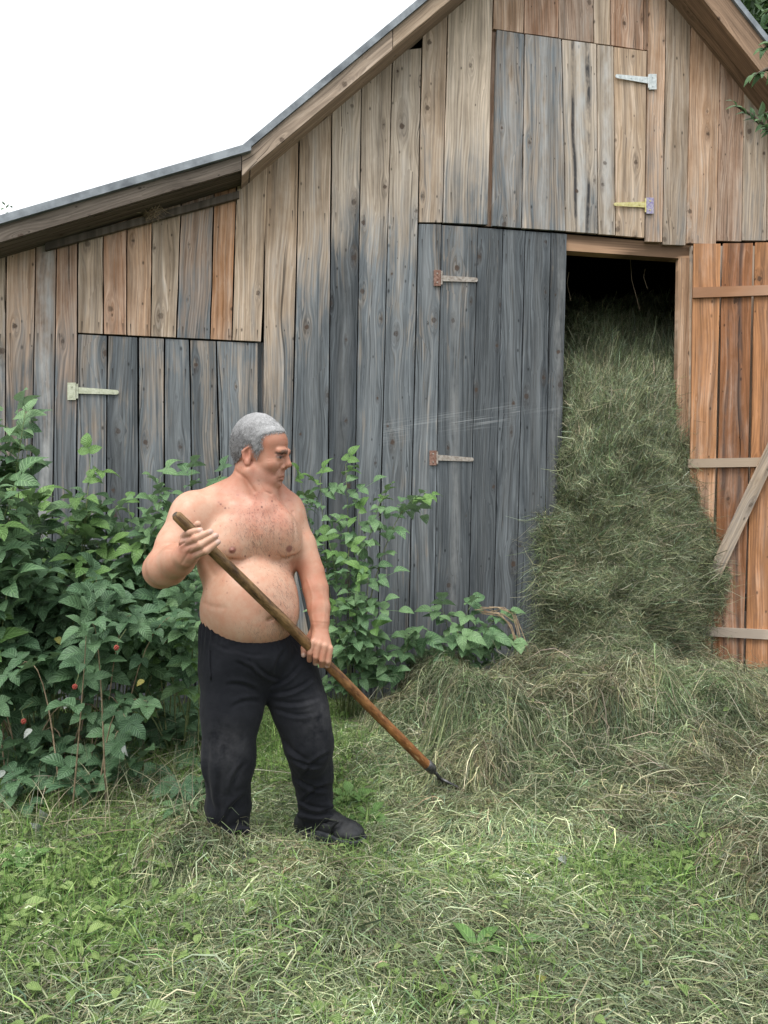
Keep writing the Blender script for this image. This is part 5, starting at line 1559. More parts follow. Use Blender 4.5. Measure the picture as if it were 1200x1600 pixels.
# --- hay bursting out of the barn door
DH = [  # rows: photo y, left x, right x, offset in front of the wall at left / middle / right
    (474, 882, 1064, -1.8, -1.6, -1.4), (512, 880, 1062, -1.15, -0.95, -0.75), (552, 882, 1058, -0.60, -0.48, -0.38), (588, 881, 1056, -0.24, -0.14, -0.12), (630, 881, 1056, -0.05, 0.07, 0.0),
    (690, 879, 1064, 0.06, 0.19, 0.08), (760, 876, 1072, 0.07, 0.27, 0.12), (810, 870, 1088, 0.10, 0.31, 0.16), (860, 860, 1104, 0.12, 0.36, 0.20), (910, 856, 1108, 0.14, 0.38, 0.20), (960, 855, 1098, 0.15, 0.40, 0.20), (1010, 857, 1084, 0.16, 0.42, 0.20), (1065, 846, 1092, 0.18, 0.46, 0.24), (1110, 838, 1100, 0.2, 0.5, 0.28)]
NU, NV = 61, 141
def door_grid():
    rows = np.array([r[0] for r in DH], float); vs = np.linspace(0, 1, NV)
    pr = np.interp(vs, np.linspace(0, 1, len(DH)), np.arange(len(DH)))
    G = np.zeros((NV, NU, 3))
    k = np.array(DH, float)
    ii = np.arange(len(DH))
    for j in range(NV):
        y, xl, xr, ol, om, orr = [np.interp(pr[j], ii, k[:, c]) for c in range(6)]
        for i in range(NU):
            u = i / (NU - 1); x = xl + (xr - xl) * u
            e = abs(2 * u - 1)
            off = om + (ol * (1 - u) + orr * u - om) * e ** 2.2
            if y > 560: off -= 0.10 * sstep(0.86, 1.0, e) * sstep(560, 640, y)
            a, z = WALL.loc(x, y, off)
            G[j, i] = WALL.world(a, off, z)
    n = np.cross(np.gradient(G, axis=1), np.gradient(G, axis=0)); n /= np.maximum(np.linalg.norm(n, axis=2, keepdims=True), 1e-9)
    if n[NV // 2, NU // 2] @ np.array([0, -1, 0]) < 0: n = -n
    lump = fbm(G[..., 0] * 5, G[..., 2] * 4.2, G[..., 1] * 3, 3) - 0.5
    fine = fbm(G[..., 0] * 22, G[..., 2] * 16, G[..., 1] * 12, 2) - 0.5
    edge_ = 1 - 0.6 * np.abs(np.linspace(-1, 1, NU))[None, :] ** 4
    G = G + n * ((0.32 * lump + 0.045 * fine) * edge_)[..., None]
    return G, n
DG, DN = door_grid()
def on_door(u, v):
    a = np.clip(u, 0, 1) * (NU - 1); b = np.clip(v, 0, 1) * (NV - 1)
    i = np.minimum(a.astype(int), NU - 2); j = np.minimum(b.astype(int), NV - 2)
    fa, fb = (a - i)[..., None], (b - j)[..., None]
    def bl(A): return A[j, i] * (1 - fa) * (1 - fb) + A[j, i + 1] * fa * (1 - fb) + A[j + 1, i] * (1 - fa) * fb + A[j + 1, i + 1] * fa * fb
    return bl(DG), bl(DN)
dh0 = WALL.world(WALL.loc(970, 900, 0.2)[0], 0.2, 0)
door_hay = empty('hay_pile', dh0)
tag(door_hay, 'tall mass of grey-green hay bulging out of the open barn door', 'hay', None, 'stuff')
I = np.arange(NU * NV).reshape(NV, NU)
F_ = np.stack([I[:-1, :-1], I[:-1, 1:], I[1:, 1:], I[1:, :-1]], -1).reshape(-1, 4)
Vb = DG.reshape(-1, 3) - DN.reshape(-1, 3) * 0.025
# sides and back close the mass behind the front skin
backV = Vb + np.array([WALL.n[0], WALL.n[1], 0]) * -0.55
nb = len(Vb)
rim = np.concatenate([I[0, :], I[1:, -1], I[-1, -2::-1], I[-2:0:-1, 0]])
Fr = np.stack([rim, np.roll(rim, -1), np.roll(rim, -1) + nb, rim + nb], -1)
Vall = np.concatenate([Vb, backV]); Fall = np.concatenate([F_, Fr])
pk = obj('packed_hay', mesh_np('packed_hay', Vall - np.array(dh0), Fall, 4, M_MAT, True), door_hay); pk['kind'] = 'stuff'
def draped(n, L0, L1, lift, wdt, col, down=1.0, k=6, v0=0.0):
    u = rng.uniform(-0.01, 1.01, n); v = v0 + (1 - v0) * rng.uniform(0, 1, n)
    ang = (fbm(u * 5, v * 9, 3, 2) - 0.5) * 3.2 + rng.normal(size=n) * 1.05 / down
    hor = rng.uniform(size=n) < 0.22; ang = np.where(hor, ang + rng.choice([-1.4, 1.4], n), ang)
    L = rng.uniform(L0, L1, n); bend = rng.normal(size=n) * 1.6
    s = np.linspace(0, 1, k)
    a = ang[:, None] + bend[:, None] * (s - 0.5)[None]
    ds = L[:, None] / (k - 1)
    uu = u[:, None] + np.cumsum(np.sin(a) * ds, 1) / 1.05; vv = v[:, None] + np.cumsum(np.cos(a) * ds, 1) / 3.0 - (np.cos(ang) * L / 6)[:, None]
    P, N = on_door(uu, vv)
    over = np.maximum(uu - 1, 0) - np.maximum(-uu, 0)
    P = P + np.array([WALL.d[0], WALL.d[1], 0]) * over[..., None] * 1.0
    h = lift * (np.abs(rng.normal(size=n))[:, None] * (0.25 + (2 * s - 1)[None] ** 2 * rng.uniform(0, 1.3, n)[:, None]))
    return ribbons(P + N * (h[..., None] + 0.002) + rng.normal(size=P.shape) * 0.003, wdt, col)
nA = 62000
parts = [draped(nA, 0.07, 0.28, 0.040, rng.choice([0.002, 0.003, 0.004, 0.0055], nA, p=[.3, .35, .25, .1]), hay_colors(nA, (.2, .2, .16, .07, .14, .04, .03, .18)) * np.array([1.36, 1.42, 1.38])),
         draped(3500, 0.12, 0.34, 0.075, np.full(3500, 0.0022), hay_colors(3500, (.15, .25, .1, .2, .1, .05, .1, .1)))]
o = strand_obj('loose_hay', parts); o.parent = door_hay; o.matrix_parent_inverse = Matrix.Translation(-dh0); o['kind'] = 'stuff'
# a few long stems dangling from above in the dark
dm_ = MB()
for x, y, x2, y2 in ((985, 405, 1000, 485), (1008, 420, 1012, 452), (889, 425, 892, 470), (942, 560, 925, 545)):
    a, z = WALL.loc(x, y, -0.3); b, z2 = WALL.loc(x2, y2, -0.3)
    p = WALL.world(a, -0.3, z) - dh0; q = WALL.world(b, -0.3, z2) - dh0
    dm_.tube([p, p.lerp(q, 0.4) + Vector((-0.02, 0, 0)), q], 0.0016, 4)
dm_.build('hanging_stem', M_DRYSTEM, door_hay)['kind'] = 'stuff'

# ------------------------------------------------------------------ leaves
def leaf_mesh(name, mat, n=3, L=0.098, W=0.070, petiole=0.035, seed=0, spread=72, st=7, droop=0.25, fold=0.28, pinn=0):
    """a compound leaf along +Y: a stalk with n leaflets, folded and drooping"""
    rs = random.Random(seed)
    V, F, U = [], [], []
    def leaflet(base, ang, l, w, roll):
        b0 = len(V); d = Vector((math.sin(ang), math.cos(ang), 0)); s = Vector((d.y, -d.x, 0))
        for i in range(st):
            t = i / (st - 1)
            ww = w * 0.5 * (math.sin(math.pi * min(1, t * 0.93 + 0.055) ** 0.80) ** 0.85) * (1 + 0.035 * (-1) ** i * (0 < i < st - 1)) if i < st - 1 else 0.0006
            dz = -droop * l * t * t + 0.10 * l * math.sin(t * 3)
            for u in (-1, 0, 1):
                p = base + d * (l * t) + s * (u * ww) + Vector((0, 0, dz + abs(u) * ww * fold + u * ww * roll + (rs.random() - 0.5) * 0.05 * w * abs(u)))
                V.append(p); U.append((u, t, rs.random()))
        for i in range(st - 1):
            for c in (0, 1):
                a = b0 + i * 3 + c; F.append((a, a + 1, a + 4, a + 3))
    tip = Vector((0, petiole, 0))
    if n == 1: leaflet(Vector((0, 0, 0)), 0, L, W, 0)
    elif not pinn:
        leaflet(tip + Vector((0, L * 0.30, 0)), 0, L, W, 0)
        for s_ in (-1, 1):
            leaflet(tip, s_ * R(spread + rs.uniform(-8, 8)), L * 0.80, W * 0.86, s_ * 0.25)
    else:
        leaflet(tip + Vector((0, L * 0.9 * (pinn), 0)), 0, L, W, 0)
        for k_ in range(pinn):
            for s_ in (-1, 1):
                leaflet(tip + Vector((0, L * 0.72 * k_, -0.02 * k_ * L)), s_ * R(spread + rs.uniform(-8, 8)), L * (0.80 + 0.08 * k_), W * 0.9, s_ * 0.25)
    if n > 1:   # stalk
        e = tip + Vector((0, L * (0.30 if not pinn else 0.9 * pinn), 0)); b0 = len(V); r = 0.0011
        for p in (Vector((0, 0, -0.004)), e):
            for dx, dz in ((-r, 0), (r, 0), (0, -r * 1.4)): V.append(p + Vector((dx, 0, dz))); U.append((0.0, 0.5, 0.3))
        for k_ in range(3): F.append((b0 + k_, b0 + (k_ + 1) % 3, b0 + 3 + (k_ + 1) % 3, b0 + 3 + k_))
    me = mesh_py(name, V, F, mat, True)
    a = me.attributes.new('lco', 'FLOAT_VECTOR', 'POINT'); a.data.foreach_set('vector', np.array(U, np.float32).ravel())
    return me
def leaf_set(mat, **kw):
    return [leaf_mesh('leaf', mat, seed=i * 7 + 1, droop=d, fold=f, **kw) for i, (d, f) in enumerate(((0.2, 0.28), (0.4, 0.2), (0.12, 0.4), (0.55, 0.3)))]
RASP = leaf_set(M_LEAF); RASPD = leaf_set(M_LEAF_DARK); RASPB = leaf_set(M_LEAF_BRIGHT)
MIX = RASP * 4 + RASPD * 2 + RASPB
ROSE = leaf_set(M_LEAF, L=0.085, W=0.058, petiole=0.03, pinn=2, spread=66)
SINGLE = leaf_set(M_LEAF_TREE, n=1, L=0.085, W=0.04)
SINGLEY = leaf_set(M_LEAF_YELLOW, n=1, L=0.07, W=0.05); SINGLES = leaf_set(M_LEAF_SILVER, n=1, L=0.085, W=0.055); SINGLEB = leaf_set(M_LEAF_BRIGHT, n=1, L=0.12, W=0.07)

def put_leaf(parent, origin, meshes, p, direction, normal, scale, rs, name='leaf'):
    y = Vector(direction).normalized(); z = Vector(normal); x = y.cross(z)
    if x.length < 1e-3: x = Vector((1, 0, 0))
    x.normalize(); z = x.cross(y)
    M = Matrix(((x.x, y.x, z.x, 0), (x.y, y.y, z.y, 0), (x.z, y.z, z.z, 0), (0, 0, 0, 1)))
    o = bpy.data.objects.new(name, meshes[rs.randrange(len(meshes))])
    o.matrix_basis = Matrix.Translation(Vector(p) - Vector(origin)) @ M @ Matrix.Scale(scale, 4)
    return link(o, parent)

def cane_path(base, tip, bow, rs, n=9):
    base, tip = Vector(base), Vector(tip)
    mid = base.lerp(tip, 0.5) + Vector((rs.uniform(-.06, .06), rs.uniform(-.06, .06), bow))
    pts = []
    for i in range(n):
        t = i / (n - 1); pts.append(base * (1 - t) ** 2 + mid * 2 * t * (1 - t) + tip * t * t)
    return pts
def grow(name, label, cat, root, canes, meshes, rs, t0=0.35, step=0.065, scale=(0.75, 1.15), group=None, mstem=None, rad=0.0045, limit=298, out=None, stem_name='cane', tipmesh=None):
    """canes: (base, tip, bow, leafiness)"""
    root = Vector(root)
    e = empty(name, root)
    tag(e, label, cat, group)
    count = 0
    ctr = root if out is None else Vector(out)
    for ci, (b, tp_, bow, t00) in enumerate(canes):
        pts = cane_path(b, tp_, bow, rs)
        m = MB(); m.tube([p - root for p in pts], [rad * (1 - 0.7 * i / (len(pts) - 1)) for i in range(len(pts))], 5)
        m.build(stem_name, mstem or M_STEM, e, smooth=True)
        Lc = sum((pts[i + 1] - pts[i]).length for i in range(len(pts) - 1))
        k = max(2, int(Lc * (1 - t00) / step)); sidef = rs.choice((-1, 1))
        for j in range(k + 1):
            if count >= limit: break
            t = t00 + (1 - t00) * j / k
            f = min(t * (len(pts) - 1), len(pts) - 1.001); i = int(f)
            p = pts[i].lerp(pts[i + 1], f - i); tan = (pts[i + 1] - pts[i]).normalized()
            sidef = -sidef
            sd = tan.cross(Vector((0, 0, 1)))
            if sd.length < 0.1: sd = Vector((rs.uniform(-1, 1), rs.uniform(-1, 1), 0))
            sd.normalize()
            a = rs.uniform(-0.9, 0.9)
            d = sd * sidef * math.cos(a) + tan * (0.35 + (1.0 if j == k else 0)) + Vector((0, -0.55, 0)) * rs.uniform(0.2, 1.1) + Vector((0, 0, rs.uniform(-0.55, 0.25)))
            nrm = Vector((rs.uniform(-.45, .45), rs.uniform(-0.9, -0.15), 1.0))
            ms = tipmesh if (tipmesh and t > 0.9) else meshes
            put_leaf(e, root, ms, p, d, nrm, rs.uniform(*scale), rs); count += 1
    return e, count
def gpt(px, py, D): return at(px, py, D)
def ground_pt(px, D):
    x = (px - 600) / FPX * D; return Vector((x, D, float(soil_z(x, D)) - 0.02))
rs = random.Random(3)
def region_canes(n, bx, bD, tx, ty, tD, bow=(0.1, 0.35), t0=(0.3, 0.5)):
    c = []
    for i in range(n):
        c.append((ground_pt(rs.uniform(*bx), rs.uniform(*bD)), at(rs.uniform(*tx), rs.uniform(*ty), rs.uniform(*tD)), rs.uniform(*bow), rs.uniform(*t0)))
    return c
BG = 'raspberry bushes along the barn wall'
cn = [(ground_pt(240, 4.5), at(345, 742, 4.55), 0.3, 0.35), (ground_pt(250, 4.5), at(300, 735, 4.5), 0.2, 0.35), (ground_pt(230, 4.5), at(250, 745, 4.5), 0.2, 0.35), (ground_pt(230, 4.4), at(200, 790, 4.5), 0.2, 0.35)]
cn += region_canes(18, (140, 300), (4.2, 4.6), (165, 312), (770, 900), (3.9, 4.5))
grow('raspberry_bush', 'leafy raspberry bush rising behind the man\'s bent elbow', 'bush', ground_pt(240, 4.5), cn, MIX, rs, group=BG, step=0.066, scale=(0.6, 1.3))
cn = region_canes(26, (150, 310), (3.9, 4.3), (150, 318), (890, 1050), (3.6, 4.2), (0.25, 0.5))
grow('raspberry_bush', 'drooping raspberry bush between the barn foundation and the man\'s hip', 'bush', ground_pt(220, 4.1), cn, MIX, rs, group=BG, step=0.066, scale=(0.6, 1.25))
cn = region_canes(20, (-30, 150), (4.0, 4.4), (10, 165), (770, 910), (3.7, 4.3))
cn += [(ground_pt(120, 4.0), at(141, 715, 3.95), 0.02, 0.6), (ground_pt(120, 4.0), at(138, 760, 3.93), 0.02, 0.65)]
grow('raspberry_bush', 'broad raspberry bush with one tall flowering shoot rising above its leaves', 'bush', ground_pt(80, 4.2), cn, MIX, rs, group=BG, step=0.066, tipmesh=RASPB, scale=(0.6, 1.3))
cn = region_canes(24, (-30, 160), (3.7, 4.1), (0, 170), (880, 1050), (3.4, 3.9), (0.2, 0.4))
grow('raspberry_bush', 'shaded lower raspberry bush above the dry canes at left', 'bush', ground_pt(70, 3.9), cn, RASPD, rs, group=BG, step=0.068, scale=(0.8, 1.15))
cn = region_canes(14, (-140, -10), (3.5, 3.9), (-70, 42), (640, 790), (3.3, 3.7)) + region_canes(10, (-140, 0), (3.5, 3.9), (-80, 45), (780, 960), (3.2, 3.6))
grow('raspberry_bush', 'tallest raspberry bush cut off by the left edge of the picture', 'bush', ground_pt(-60, 3.7), cn, MIX, rs, group=BG, step=0.075, scale=(0.7, 1.35))
# bare and half dead canes with a few leaves and berries at lower left
cn = []
for i in range(20):
    bx = rs.uniform(-40, 190); D = rs.uniform(3.2, 3.9)
    cn.append((ground_pt(bx, D), at(bx + rs.uniform(-130, 170), rs.uniform(930, 1160), D - rs.uniform(0.0, 0.35)), rs.uniform(0.2, 0.6), rs.uniform(0.45, 0.8)))
b4, _ = grow('raspberry_bush', 'sparse tangle of dry raspberry canes with red berries at lower left', 'bush', ground_pt(80, 3.5), cn, RASPD, rs, group=BG, mstem=M_DRYSTEM, step=0.09, scale=(0.6, 1.0), rad=0.0042)
b4o = Vector(b4.location)
for px, py in ((117, 1073), (37, 1127), (182, 1012)):
    m = MB(); c = at(px, py, 3.3) - b4o; m2 = bpy.data.meshes.new('berry')
    for k in range(22):
        th = math.acos(1 - 2 * (k + .5) / 22); ph = k * 2.4
        q = c + Vector((math.sin(th) * math.cos(ph), math.sin(th) * math.sin(ph), math.cos(th) * 1.15)) * 0.0085
        m.tube([q + Vector((0, 0, -.003)), q, q + Vector((0, 0, .003))], [0.0018, 0.004, 0.0018], 5)
    m.build('berry', M_BERRY, b4, smooth=True)
    s_ = MB(); s_.tube([c + Vector((0, 0, 0.008)), c + Vector((rs.uniform(-.02, .02), 0.02, 0.04)), c + Vector((rs.uniform(-.05, .05), 0.06, 0.07))], 0.0012, 4); s_.build('berry_stalk', M_STEM, b4)
for px, py in ((225, 1063), (85, 1240), (88, 996)):
    put_leaf(b4, b4o, SINGLEY, at(px, py, 3.45), (rs.uniform(-1, 1), -0.6, -0.4), (rs.uniform(-.6, .6), -0.6, 0.8), rs.uniform(0.45, 0.75), rs, 'yellow_leaf')
for px, py in ((110, 1090), (50, 1140), (195, 1165), (8, 1205)):
    put_leaf(b4, b4o, SINGLES, at(px, py, 3.25), (rs.uniform(-1, 1), -0.5, -0.5), (rs.uniform(-.9, .9), -0.6, 0.7), rs.uniform(0.4, 0.7), rs, 'pale_leaf')
# low weeds with big soft leaves under the bushes
cn = [(ground_pt(rs.uniform(-20, 330), rs.uniform(3.3, 4.4)), None, 0, 0) for i in range(85)]
cn = [(b, b + Vector((rs.uniform(-.12, .12), rs.uniform(-.15, 0.02), rs.uniform(0.05, 0.24))), 0.05, 0.5) for b, _, _, _ in cn]
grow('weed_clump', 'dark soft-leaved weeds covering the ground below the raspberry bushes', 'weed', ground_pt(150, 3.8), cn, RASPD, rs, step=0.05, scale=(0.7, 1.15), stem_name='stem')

# dead grass stalks arching out of the tangle at lower left
px_ = rng.uniform(-20, 340, 700); D_ = rng.uniform(2.95, 4.2, 700)
X_ = (px_ - 600) / FPX * D_
dg = upright(X_, D_, rng.uniform(0.08, 0.30, 700), rng.choice([0.002, 0.003, 0.004], 700), hay_colors(700, (.1, .25, .05, .3, .02, .1, .15, .03)) * 1.1, 1.0, 6)
tag(strand_obj('dead_grass', [dg]), 'dead arching grass stalks below the raspberry bushes', 'grass', None, 'stuff')
# right of the man: an arching briar along the wall
RB = Vector(ground_pt(545, 4.75))
cn = [(ground_pt(540, 4.75), at(664, 776, 4.85), 0.75, 0.30), (ground_pt(535, 4.8), at(600, 775, 4.8), 0.5, 0.30), (ground_pt(545, 4.75), at(540, 725, 4.8), 0.2, 0.40), (ground_pt(530, 4.8), at(470, 755, 4.8), 0.3, 0.4),
      (ground_pt(540, 4.75), at(500, 745, 4.75), 0.3, 0.4), (ground_pt(545, 4.75), at(545, 860, 4.6), 0.2, 0.3), (ground_pt(550, 4.7), at(560, 800, 4.65), 0.3, 0.4), (ground_pt(535, 4.7), at(515, 850, 4.6), 0.2, 0.3),
      (ground_pt(550, 4.7), at(575, 900, 4.55), 0.2, 0.3), (ground_pt(540, 4.7), at(550, 960, 4.5), 0.15, 0.3), (ground_pt(535, 4.7), at(525, 950, 4.5), 0.2, 0.3), (ground_pt(560, 4.7), at(580, 985, 4.5), 0.15, 0.3), (ground_pt(540, 4.7), at(535, 1000, 4.45), 0.1, 0.3), (ground_pt(545, 4.7), at(556, 920, 4.5), 0.1, 0.3)]
br, _ = grow('wild_rose', 'arching wild rose cane reaching over the grey boards beside the man', 'shrub', RB, cn, ROSE, rs, step=0.085, scale=(0.75, 1.1), tipmesh=RASPB)
# low bramble between the wall and the small hay clump
RB2 = Vector(ground_pt(715, 4.95))
cn = [(ground_pt(600, 4.8), at(640, 1000, 4.75), 0.1, 0.4), (ground_pt(700, 5.0), at(690, 950, 4.9), 0.2, 0.4), (ground_pt(710, 5.0), at(735, 945, 4.9), 0.2, 0.4), (ground_pt(730, 5.0), at(790, 960, 4.9), 0.3, 0.4), (ground_pt(690, 5.0), at(650, 985, 4.75), 0.2, 0.4),
      (ground_pt(720, 5.0), at(760, 985, 4.75), 0.2, 0.35), (ground_pt(740, 5.0), at(800, 1000, 4.8), 0.3, 0.4), (ground_pt(700, 4.9), at(715, 985, 4.7), 0.15, 0.35), (ground_pt(610, 4.7), at(600, 1035, 4.55), 0.1, 0.4), (ground_pt(600, 4.7), at(585, 1010, 4.6), 0.1, 0.4), (ground_pt(740, 4.8), at(740, 1060, 4.35), 0.1, 0.75)]
b6, _ = grow('bramble', 'low bramble with dark leaves behind the small hay clump', 'shrub', RB2, cn, RASP, rs, step=0.06, scale=(0.85, 1.2))
m = MB(); o0 = Vector(RB2)
for i in range(9):
    a = at(755 + rs.uniform(-15, 15), 950 + rs.uniform(-3, 10), 4.85); b = at(800 + rs.uniform(-6, 10), 965 + rs.uniform(-8, 12), 4.8); c = at(815 + rs.uniform(-12, 14), 1040, 4.75)
    m.tube([a - o0, a.lerp(b, .6) - o0 + Vector((0, 0, .03)), b - o0, b.lerp(c, .5) - o0 + Vector((.015, 0, 0)), c - o0], [0.003, .003, .003, .0025, .002], 4)
m.build('dry_cane', M_DRYSTEM, b6)['kind'] = 'stuff'
# loose leaves in the foreground
def plant(name, label, cat, px, D, n, meshes, sc, up, rs, spread=1.0, group=None):
    b = Vector((((px - 600) / FPX) * D, D, 0)); b.z = float(top_z(b.x, b.y))
    e = empty(name, b); tag(e, label, cat, group)
    for i in range(n):
        a = 2 * math.pi * i / n + rs.uniform(-.5, .5)
        d = Vector((math.cos(a) * spread, math.sin(a) * spread, rs.uniform(*up)))
        put_leaf(e, b, meshes, b + Vector((math.cos(a), math.sin(a), 0)) * 0.01 + Vector((0, 0, 0.015)), d, Vector((-d.x * .5, -d.y * .5, 1)), rs.uniform(*sc), rs)
    return e
DOCK = leaf_set(M_LEAF_BRIGHT, n=1, L=0.17, W=0.06, st=7)
plant('dock_plant', 'small rosette of bright green dock leaves in the foreground grass', 'weed', 745, 2.22, 5, DOCK, (0.35, 0.7), (0.05, 0.45), rs)
plant('dock_plant', 'single large drooping dock leaf right of the foreground dock', 'weed', 800, 2.24, 2, DOCK, (0.6, 0.85), (0.02, 0.2), rs)
plant('seedling', 'pale young nettle-like plant behind the black shoe', 'weed', 550, 3.35, 6, RASPB, (0.5, 0.8), (0.4, 1.2), rs)
plant('seedling', 'bright leafy sprig standing between the man\'s feet and the fork', 'weed', 575, 3.15, 5, RASPB, (0.45, 0.7), (0.3, 1.0), rs)
plant('seedling', 'fresh green sprig low at the left edge of the meadow', 'weed', 40, 2.75, 7, RASPB, (0.5, 0.8), (0.2, 0.9), rs)
plant('seedling', 'green sprig in the grass just left of the man\'s trouser leg', 'weed', 290, 3.2, 6, RASP, (0.5, 0.8), (0.3, 0.9), rs)
def flower(label, px, py, D, mat, r=0.012, n=10):
    p = at(px, py, D); g = float(top_z(p.x, p.y)); p.z = max(p.z, g + 0.01)
    e = empty('wild_flower', Vector((p.x, p.y, g))); tag(e, label, 'flower')
    o = Vector(e.location)
    m = MB()
    for k in range(n):
        a = 2 * math.pi * k / n; d = Vector((math.cos(a), math.sin(a) * 0.6 - 0.5, 0.6)).normalized(); s = d.cross(Vector((0, 0, 1))).normalized() * r * 0.35
        c = p - o
        m.add([c, c + d * r * .6 + s, c + d * r * 1.2, c + d * r * .6 - s], [(0, 1, 2, 3)])
    m.build('petal', mat, e)['kind'] = 'stuff'
    st = MB(); st.tube([Vector((0.01, 0.02, 0)), (p - o) * 0.6 + Vector((0.004, 0, 0)), p - o], 0.0012, 4); st.build('stem', M_STEM, e)
flower('purple wild flower lying in the hay left of the man', 213, 1350, 2.72, M_PURPLE)
flower('purple wild flower on the right-hand hay heap', 1170, 1222, 3.3, M_PURPLE)
flower('white wild flower on the right-hand hay slope', 1108, 1246, 3.25, M_WHITE, 0.014)
def loose_leaf(label, px, D, meshes, sc, nm='withered_leaf', k=1):
    b = Vector(((px - 600) / FPX * D, D, 0)); b.z = float(top_z(b.x, b.y)) + 0.03
    o = put_leaf(None, (0, 0, 0), meshes, b, (rs.uniform(-1, 1), -0.4, 0.35), (rs.uniform(-.5, .5), -1, 0.5), sc, rs, nm)
    tag(o, label, 'leaf'); return o
loose_leaf('upper of two curled silver withered leaves at lower left', 72, 3.14, SINGLES, 0.75)
loose_leaf('lower of two curled silver withered leaves at lower left', 62, 3.04, SINGLES, 0.6)
loose_leaf('small pale yellow leaf near the bottom edge', 838, 2.05, SINGLEY, 0.4)
loose_leaf('pale withered leaf lying before the hay heap', 885, 2.75, SINGLES, 0.5)

# ------------------------------------------------------------------ a tree beside the barn, its branch hanging into the picture
def tree(label, base, height, branches, leafn, meshes, sc, group=None, ctr_r=None, name='tree', rad=0.11):
    base = Vector(base); e = empty(name, base); tag(e, label, 'tree', group)
    m = MB(); m.tube([Vector((0, 0, -0.1)), Vector((0.05, 0.02, height * 0.35)), Vector((-0.03, 0.05, height * 0.7)), Vector((0, 0, height))], [rad, rad * .8, rad * .5, rad * .12], 9)
    m.build('trunk', M_BARK, e, smooth=True)
    return e
tb = Vector((2.75, 4.3, 0)); tr = tree('leafy tree at the right with one branch hanging before the gable', tb, 5.2, None, 0, None, None)
rs2 = random.Random(9); cnt = 0
def limb(e, o, pts, r0):
    m = MB(); m.tube([Vector(p) - o for p in pts], [r0 * (1 - 0.75 * i / (len(pts) - 1)) for i in range(len(pts))], 6); m.build('limb', M_BARK, e, smooth=True)
twigs = []
o = tb
for a, b, z0 in ((at(1200, 205, 4.2), at(1150, 165, 4.15), 2.9), (at(1215, 110, 4.2), at(1178, 118, 4.15), 3.0), (at(1230, 60, 4.2), at(1192, 78, 4.2), 3.3), (at(1230, 180, 4.3), at(1185, 180, 4.2), 2.9), (at(1225, 230, 4.2), at(1188, 190, 4.1), 2.8), (at(1240, 10, 4.3), at(1196, 20, 4.25), 3.6)):
    s = Vector((tb.x, tb.y, z0)); limb(tr, o, [s, s.lerp(a, .5) + Vector((0, 0, .1)), a, a.lerp(b, .5) + Vector((0, 0, .02)), b], 0.022)
    for k in range(11):
        t = k / 10; p = a.lerp(b, t); d = (b - a).normalized() + Vector((rs2.uniform(-.9, .9), rs2.uniform(-.9, .3), rs2.uniform(-.8, .6)))
        put_leaf(tr, o, SINGLE, p, d, (rs2.uniform(-.5, .5), -0.7, 0.8), rs2.uniform(0.6, 1.0), rs2); cnt += 1
for k in range(14):
    a = rs2.uniform(-0.6, 2.6); z = rs2.uniform(2.6, 5.0); rr = rs2.uniform(0.5, 1.2) * (1.1 if z < 4.2 else 0.7)
    s = Vector((tb.x, tb.y, z - 0.2)); b = Vector((tb.x + math.cos(a) * rr * 0.9 + 0.35, tb.y - math.sin(a) * rr * 0.8, z + 0.3))
    limb(tr, o, [s, s.lerp(b, .5) + Vector((0, 0, .08)), b], 0.02)
    for q in range(15):
        p = s.lerp(b, 0.35 + 0.65 * q / 14) + Vector((rs2.uniform(-.12, .12), rs2.uniform(-.12, .12), rs2.uniform(-.1, .1)))
        d = Vector((rs2.uniform(-1, 1), rs2.uniform(-1, 1), rs2.uniform(-.8, .4)))
        put_leaf(tr, o, SINGLE, p, d, (rs2.uniform(-.5, .5), -0.4, 0.9), rs2.uniform(0.7, 1.2), rs2)
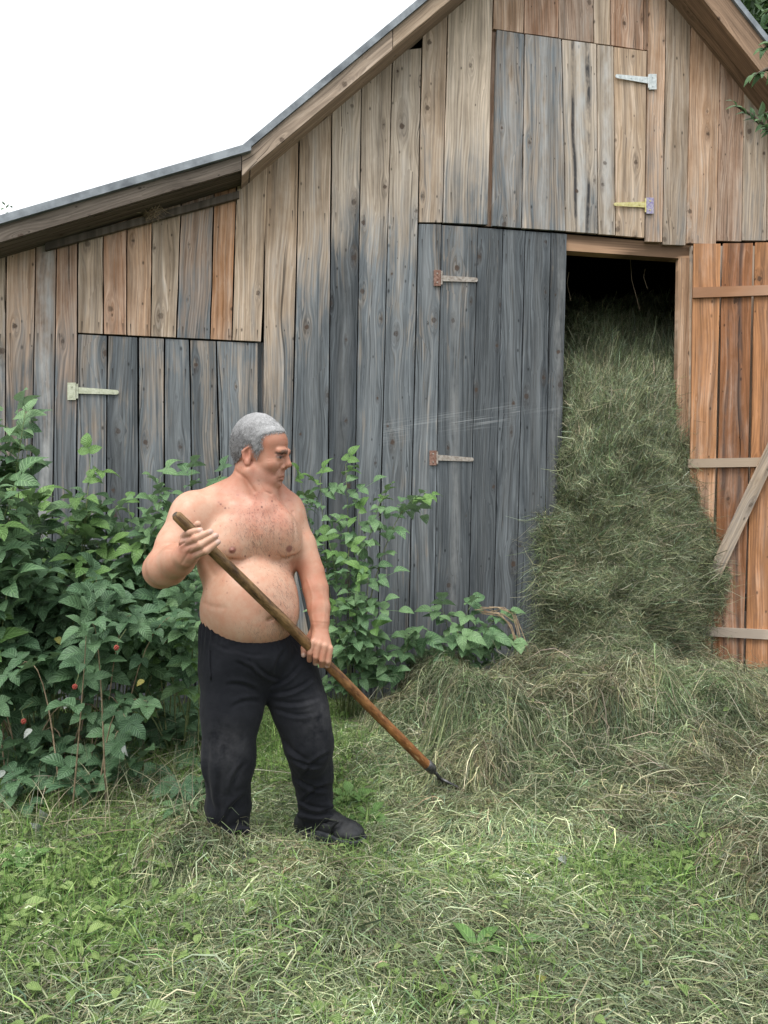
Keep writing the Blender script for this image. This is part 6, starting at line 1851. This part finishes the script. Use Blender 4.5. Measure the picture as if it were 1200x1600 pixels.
# far trees beyond the barn
def far_tree(label, base, h, w, seed, nleaf=5200):
    base = Vector(base); e = empty('tree', base); tag(e, label, 'tree')
    g = np.random.default_rng(seed)
    m = MB(); m.tube([Vector((0, 0, -0.2)), Vector((0.1, 0, h * .5)), Vector((0, 0, h * .9))], [h * .03, h * .02, h * .006], 8); m.build('trunk', M_BARK, e, smooth=True)
    nc = 34
    c = np.stack([g.normal(size=nc) * w * .33, g.normal(size=nc) * w * .33, h * (0.30 + 0.66 * g.uniform(size=nc) ** 0.8)], -1)
    c[:, :2] *= (1.15 - 0.75 * ((c[:, 2] / h) ** 2))[:, None]
    P = c[g.integers(0, nc, nleaf)] + g.normal(size=(nleaf, 3)) * w * 0.085
    t = g.normal(size=(nleaf, 3)); t /= np.linalg.norm(t, axis=1, keepdims=True)
    s = np.cross(t, g.normal(size=(nleaf, 3))); s /= np.linalg.norm(s, axis=1, keepdims=True)
    L = h * g.uniform(.010, .022, nleaf)[:, None]
    V = np.stack([P, P + t * L * .5 + s * L * .35, P + t * L, P + t * L * .5 - s * L * .35], 1).reshape(-1, 3)
    F = (np.arange(nleaf) * 4)[:, None] + np.array([0, 1, 2, 3])
    uv = np.stack([np.zeros(nleaf * 4), np.full(nleaf * 4, .3), np.repeat(g.uniform(size=nleaf), 4)], -1)
    cr = obj('crown', mesh_np('crown', V, F, 4, M_WEED2, False, {'lco': ('FLOAT_VECTOR', uv)}), e); cr['kind'] = 'stuff'
M_WEED2 = make_leaf('far_tree_leaf', (0.03, 0.06, 0.03), (0.07, 0.12, 0.05), (0.06, 0.1, 0.05), 0.6, True)
far_tree('distant dark tree peeping over the lean-to roof at left', at(-16, 800, 26) - Vector((0, 0, HC)), 11.8, 6.0, 4)
far_tree('distant green tree behind the roof at top right', at(1250, 800, 24) - Vector((0, 0, HC)), 19.0, 7.0, 5, 9000)

# grey board leaning on the wall behind the man, and twigs under the eaves
lb = MB(); p0 = WALL.world(WALL.loc(497, 1085, 0.22)[0], 0.22, 0.0); p1 = WALL.world(WALL.loc(452, 868, 0.03)[0], 0.03, WALL.loc(452, 868, 0.03)[1])
ax_ = (p1 - p0).normalized(); sx_ = ax_.cross(Vector((0, 1, 0))).normalized() * 0.036; ny = ax_.cross(sx_).normalized() * 0.009
vv = []
for p, k in ((p0, 1.0), (p1, 0.75)):
    for a, b in ((-1, -1), (1, -1), (1, 1), (-1, 1)): vv.append(p - p0 + sx_ * a * k + ny * b)
lb.add(vv, [(3, 2, 1, 0), (4, 5, 6, 7), (0, 1, 5, 4), (1, 2, 6, 5), (2, 3, 7, 6), (3, 0, 4, 7)])
lo = lb.build('leaning_slat', WOOD, None); lo.location = p0
wood_attrs(lo.data, 'z', 0.75, PALE)
tag(lo, 'pale grey wooden slat leaning on the barn behind the man\'s arm', 'slat')
nest = MB(); c0 = WALL.world(WALL.loc(236, 330, 0.06)[0], 0.06, WALL.loc(236, 330, 0.06)[1])
for i in range(60):
    d = Vector((rs.gauss(0, 1), rs.gauss(0, .5), rs.gauss(0, .7))).normalized(); q = Vector((rs.gauss(0, .03), rs.gauss(0, .012), rs.gauss(0, .018)))
    nest.tube([q - d * .05, q + Vector((rs.uniform(-.01, .01),) * 3), q + d * .05], 0.0015, 3)
no = nest.build('straw_tuft', M_DRYSTEM, None); no.location = c0
tag(no, 'tuft of dry straw caught under the lean-to eaves', 'straw', None, 'stuff')
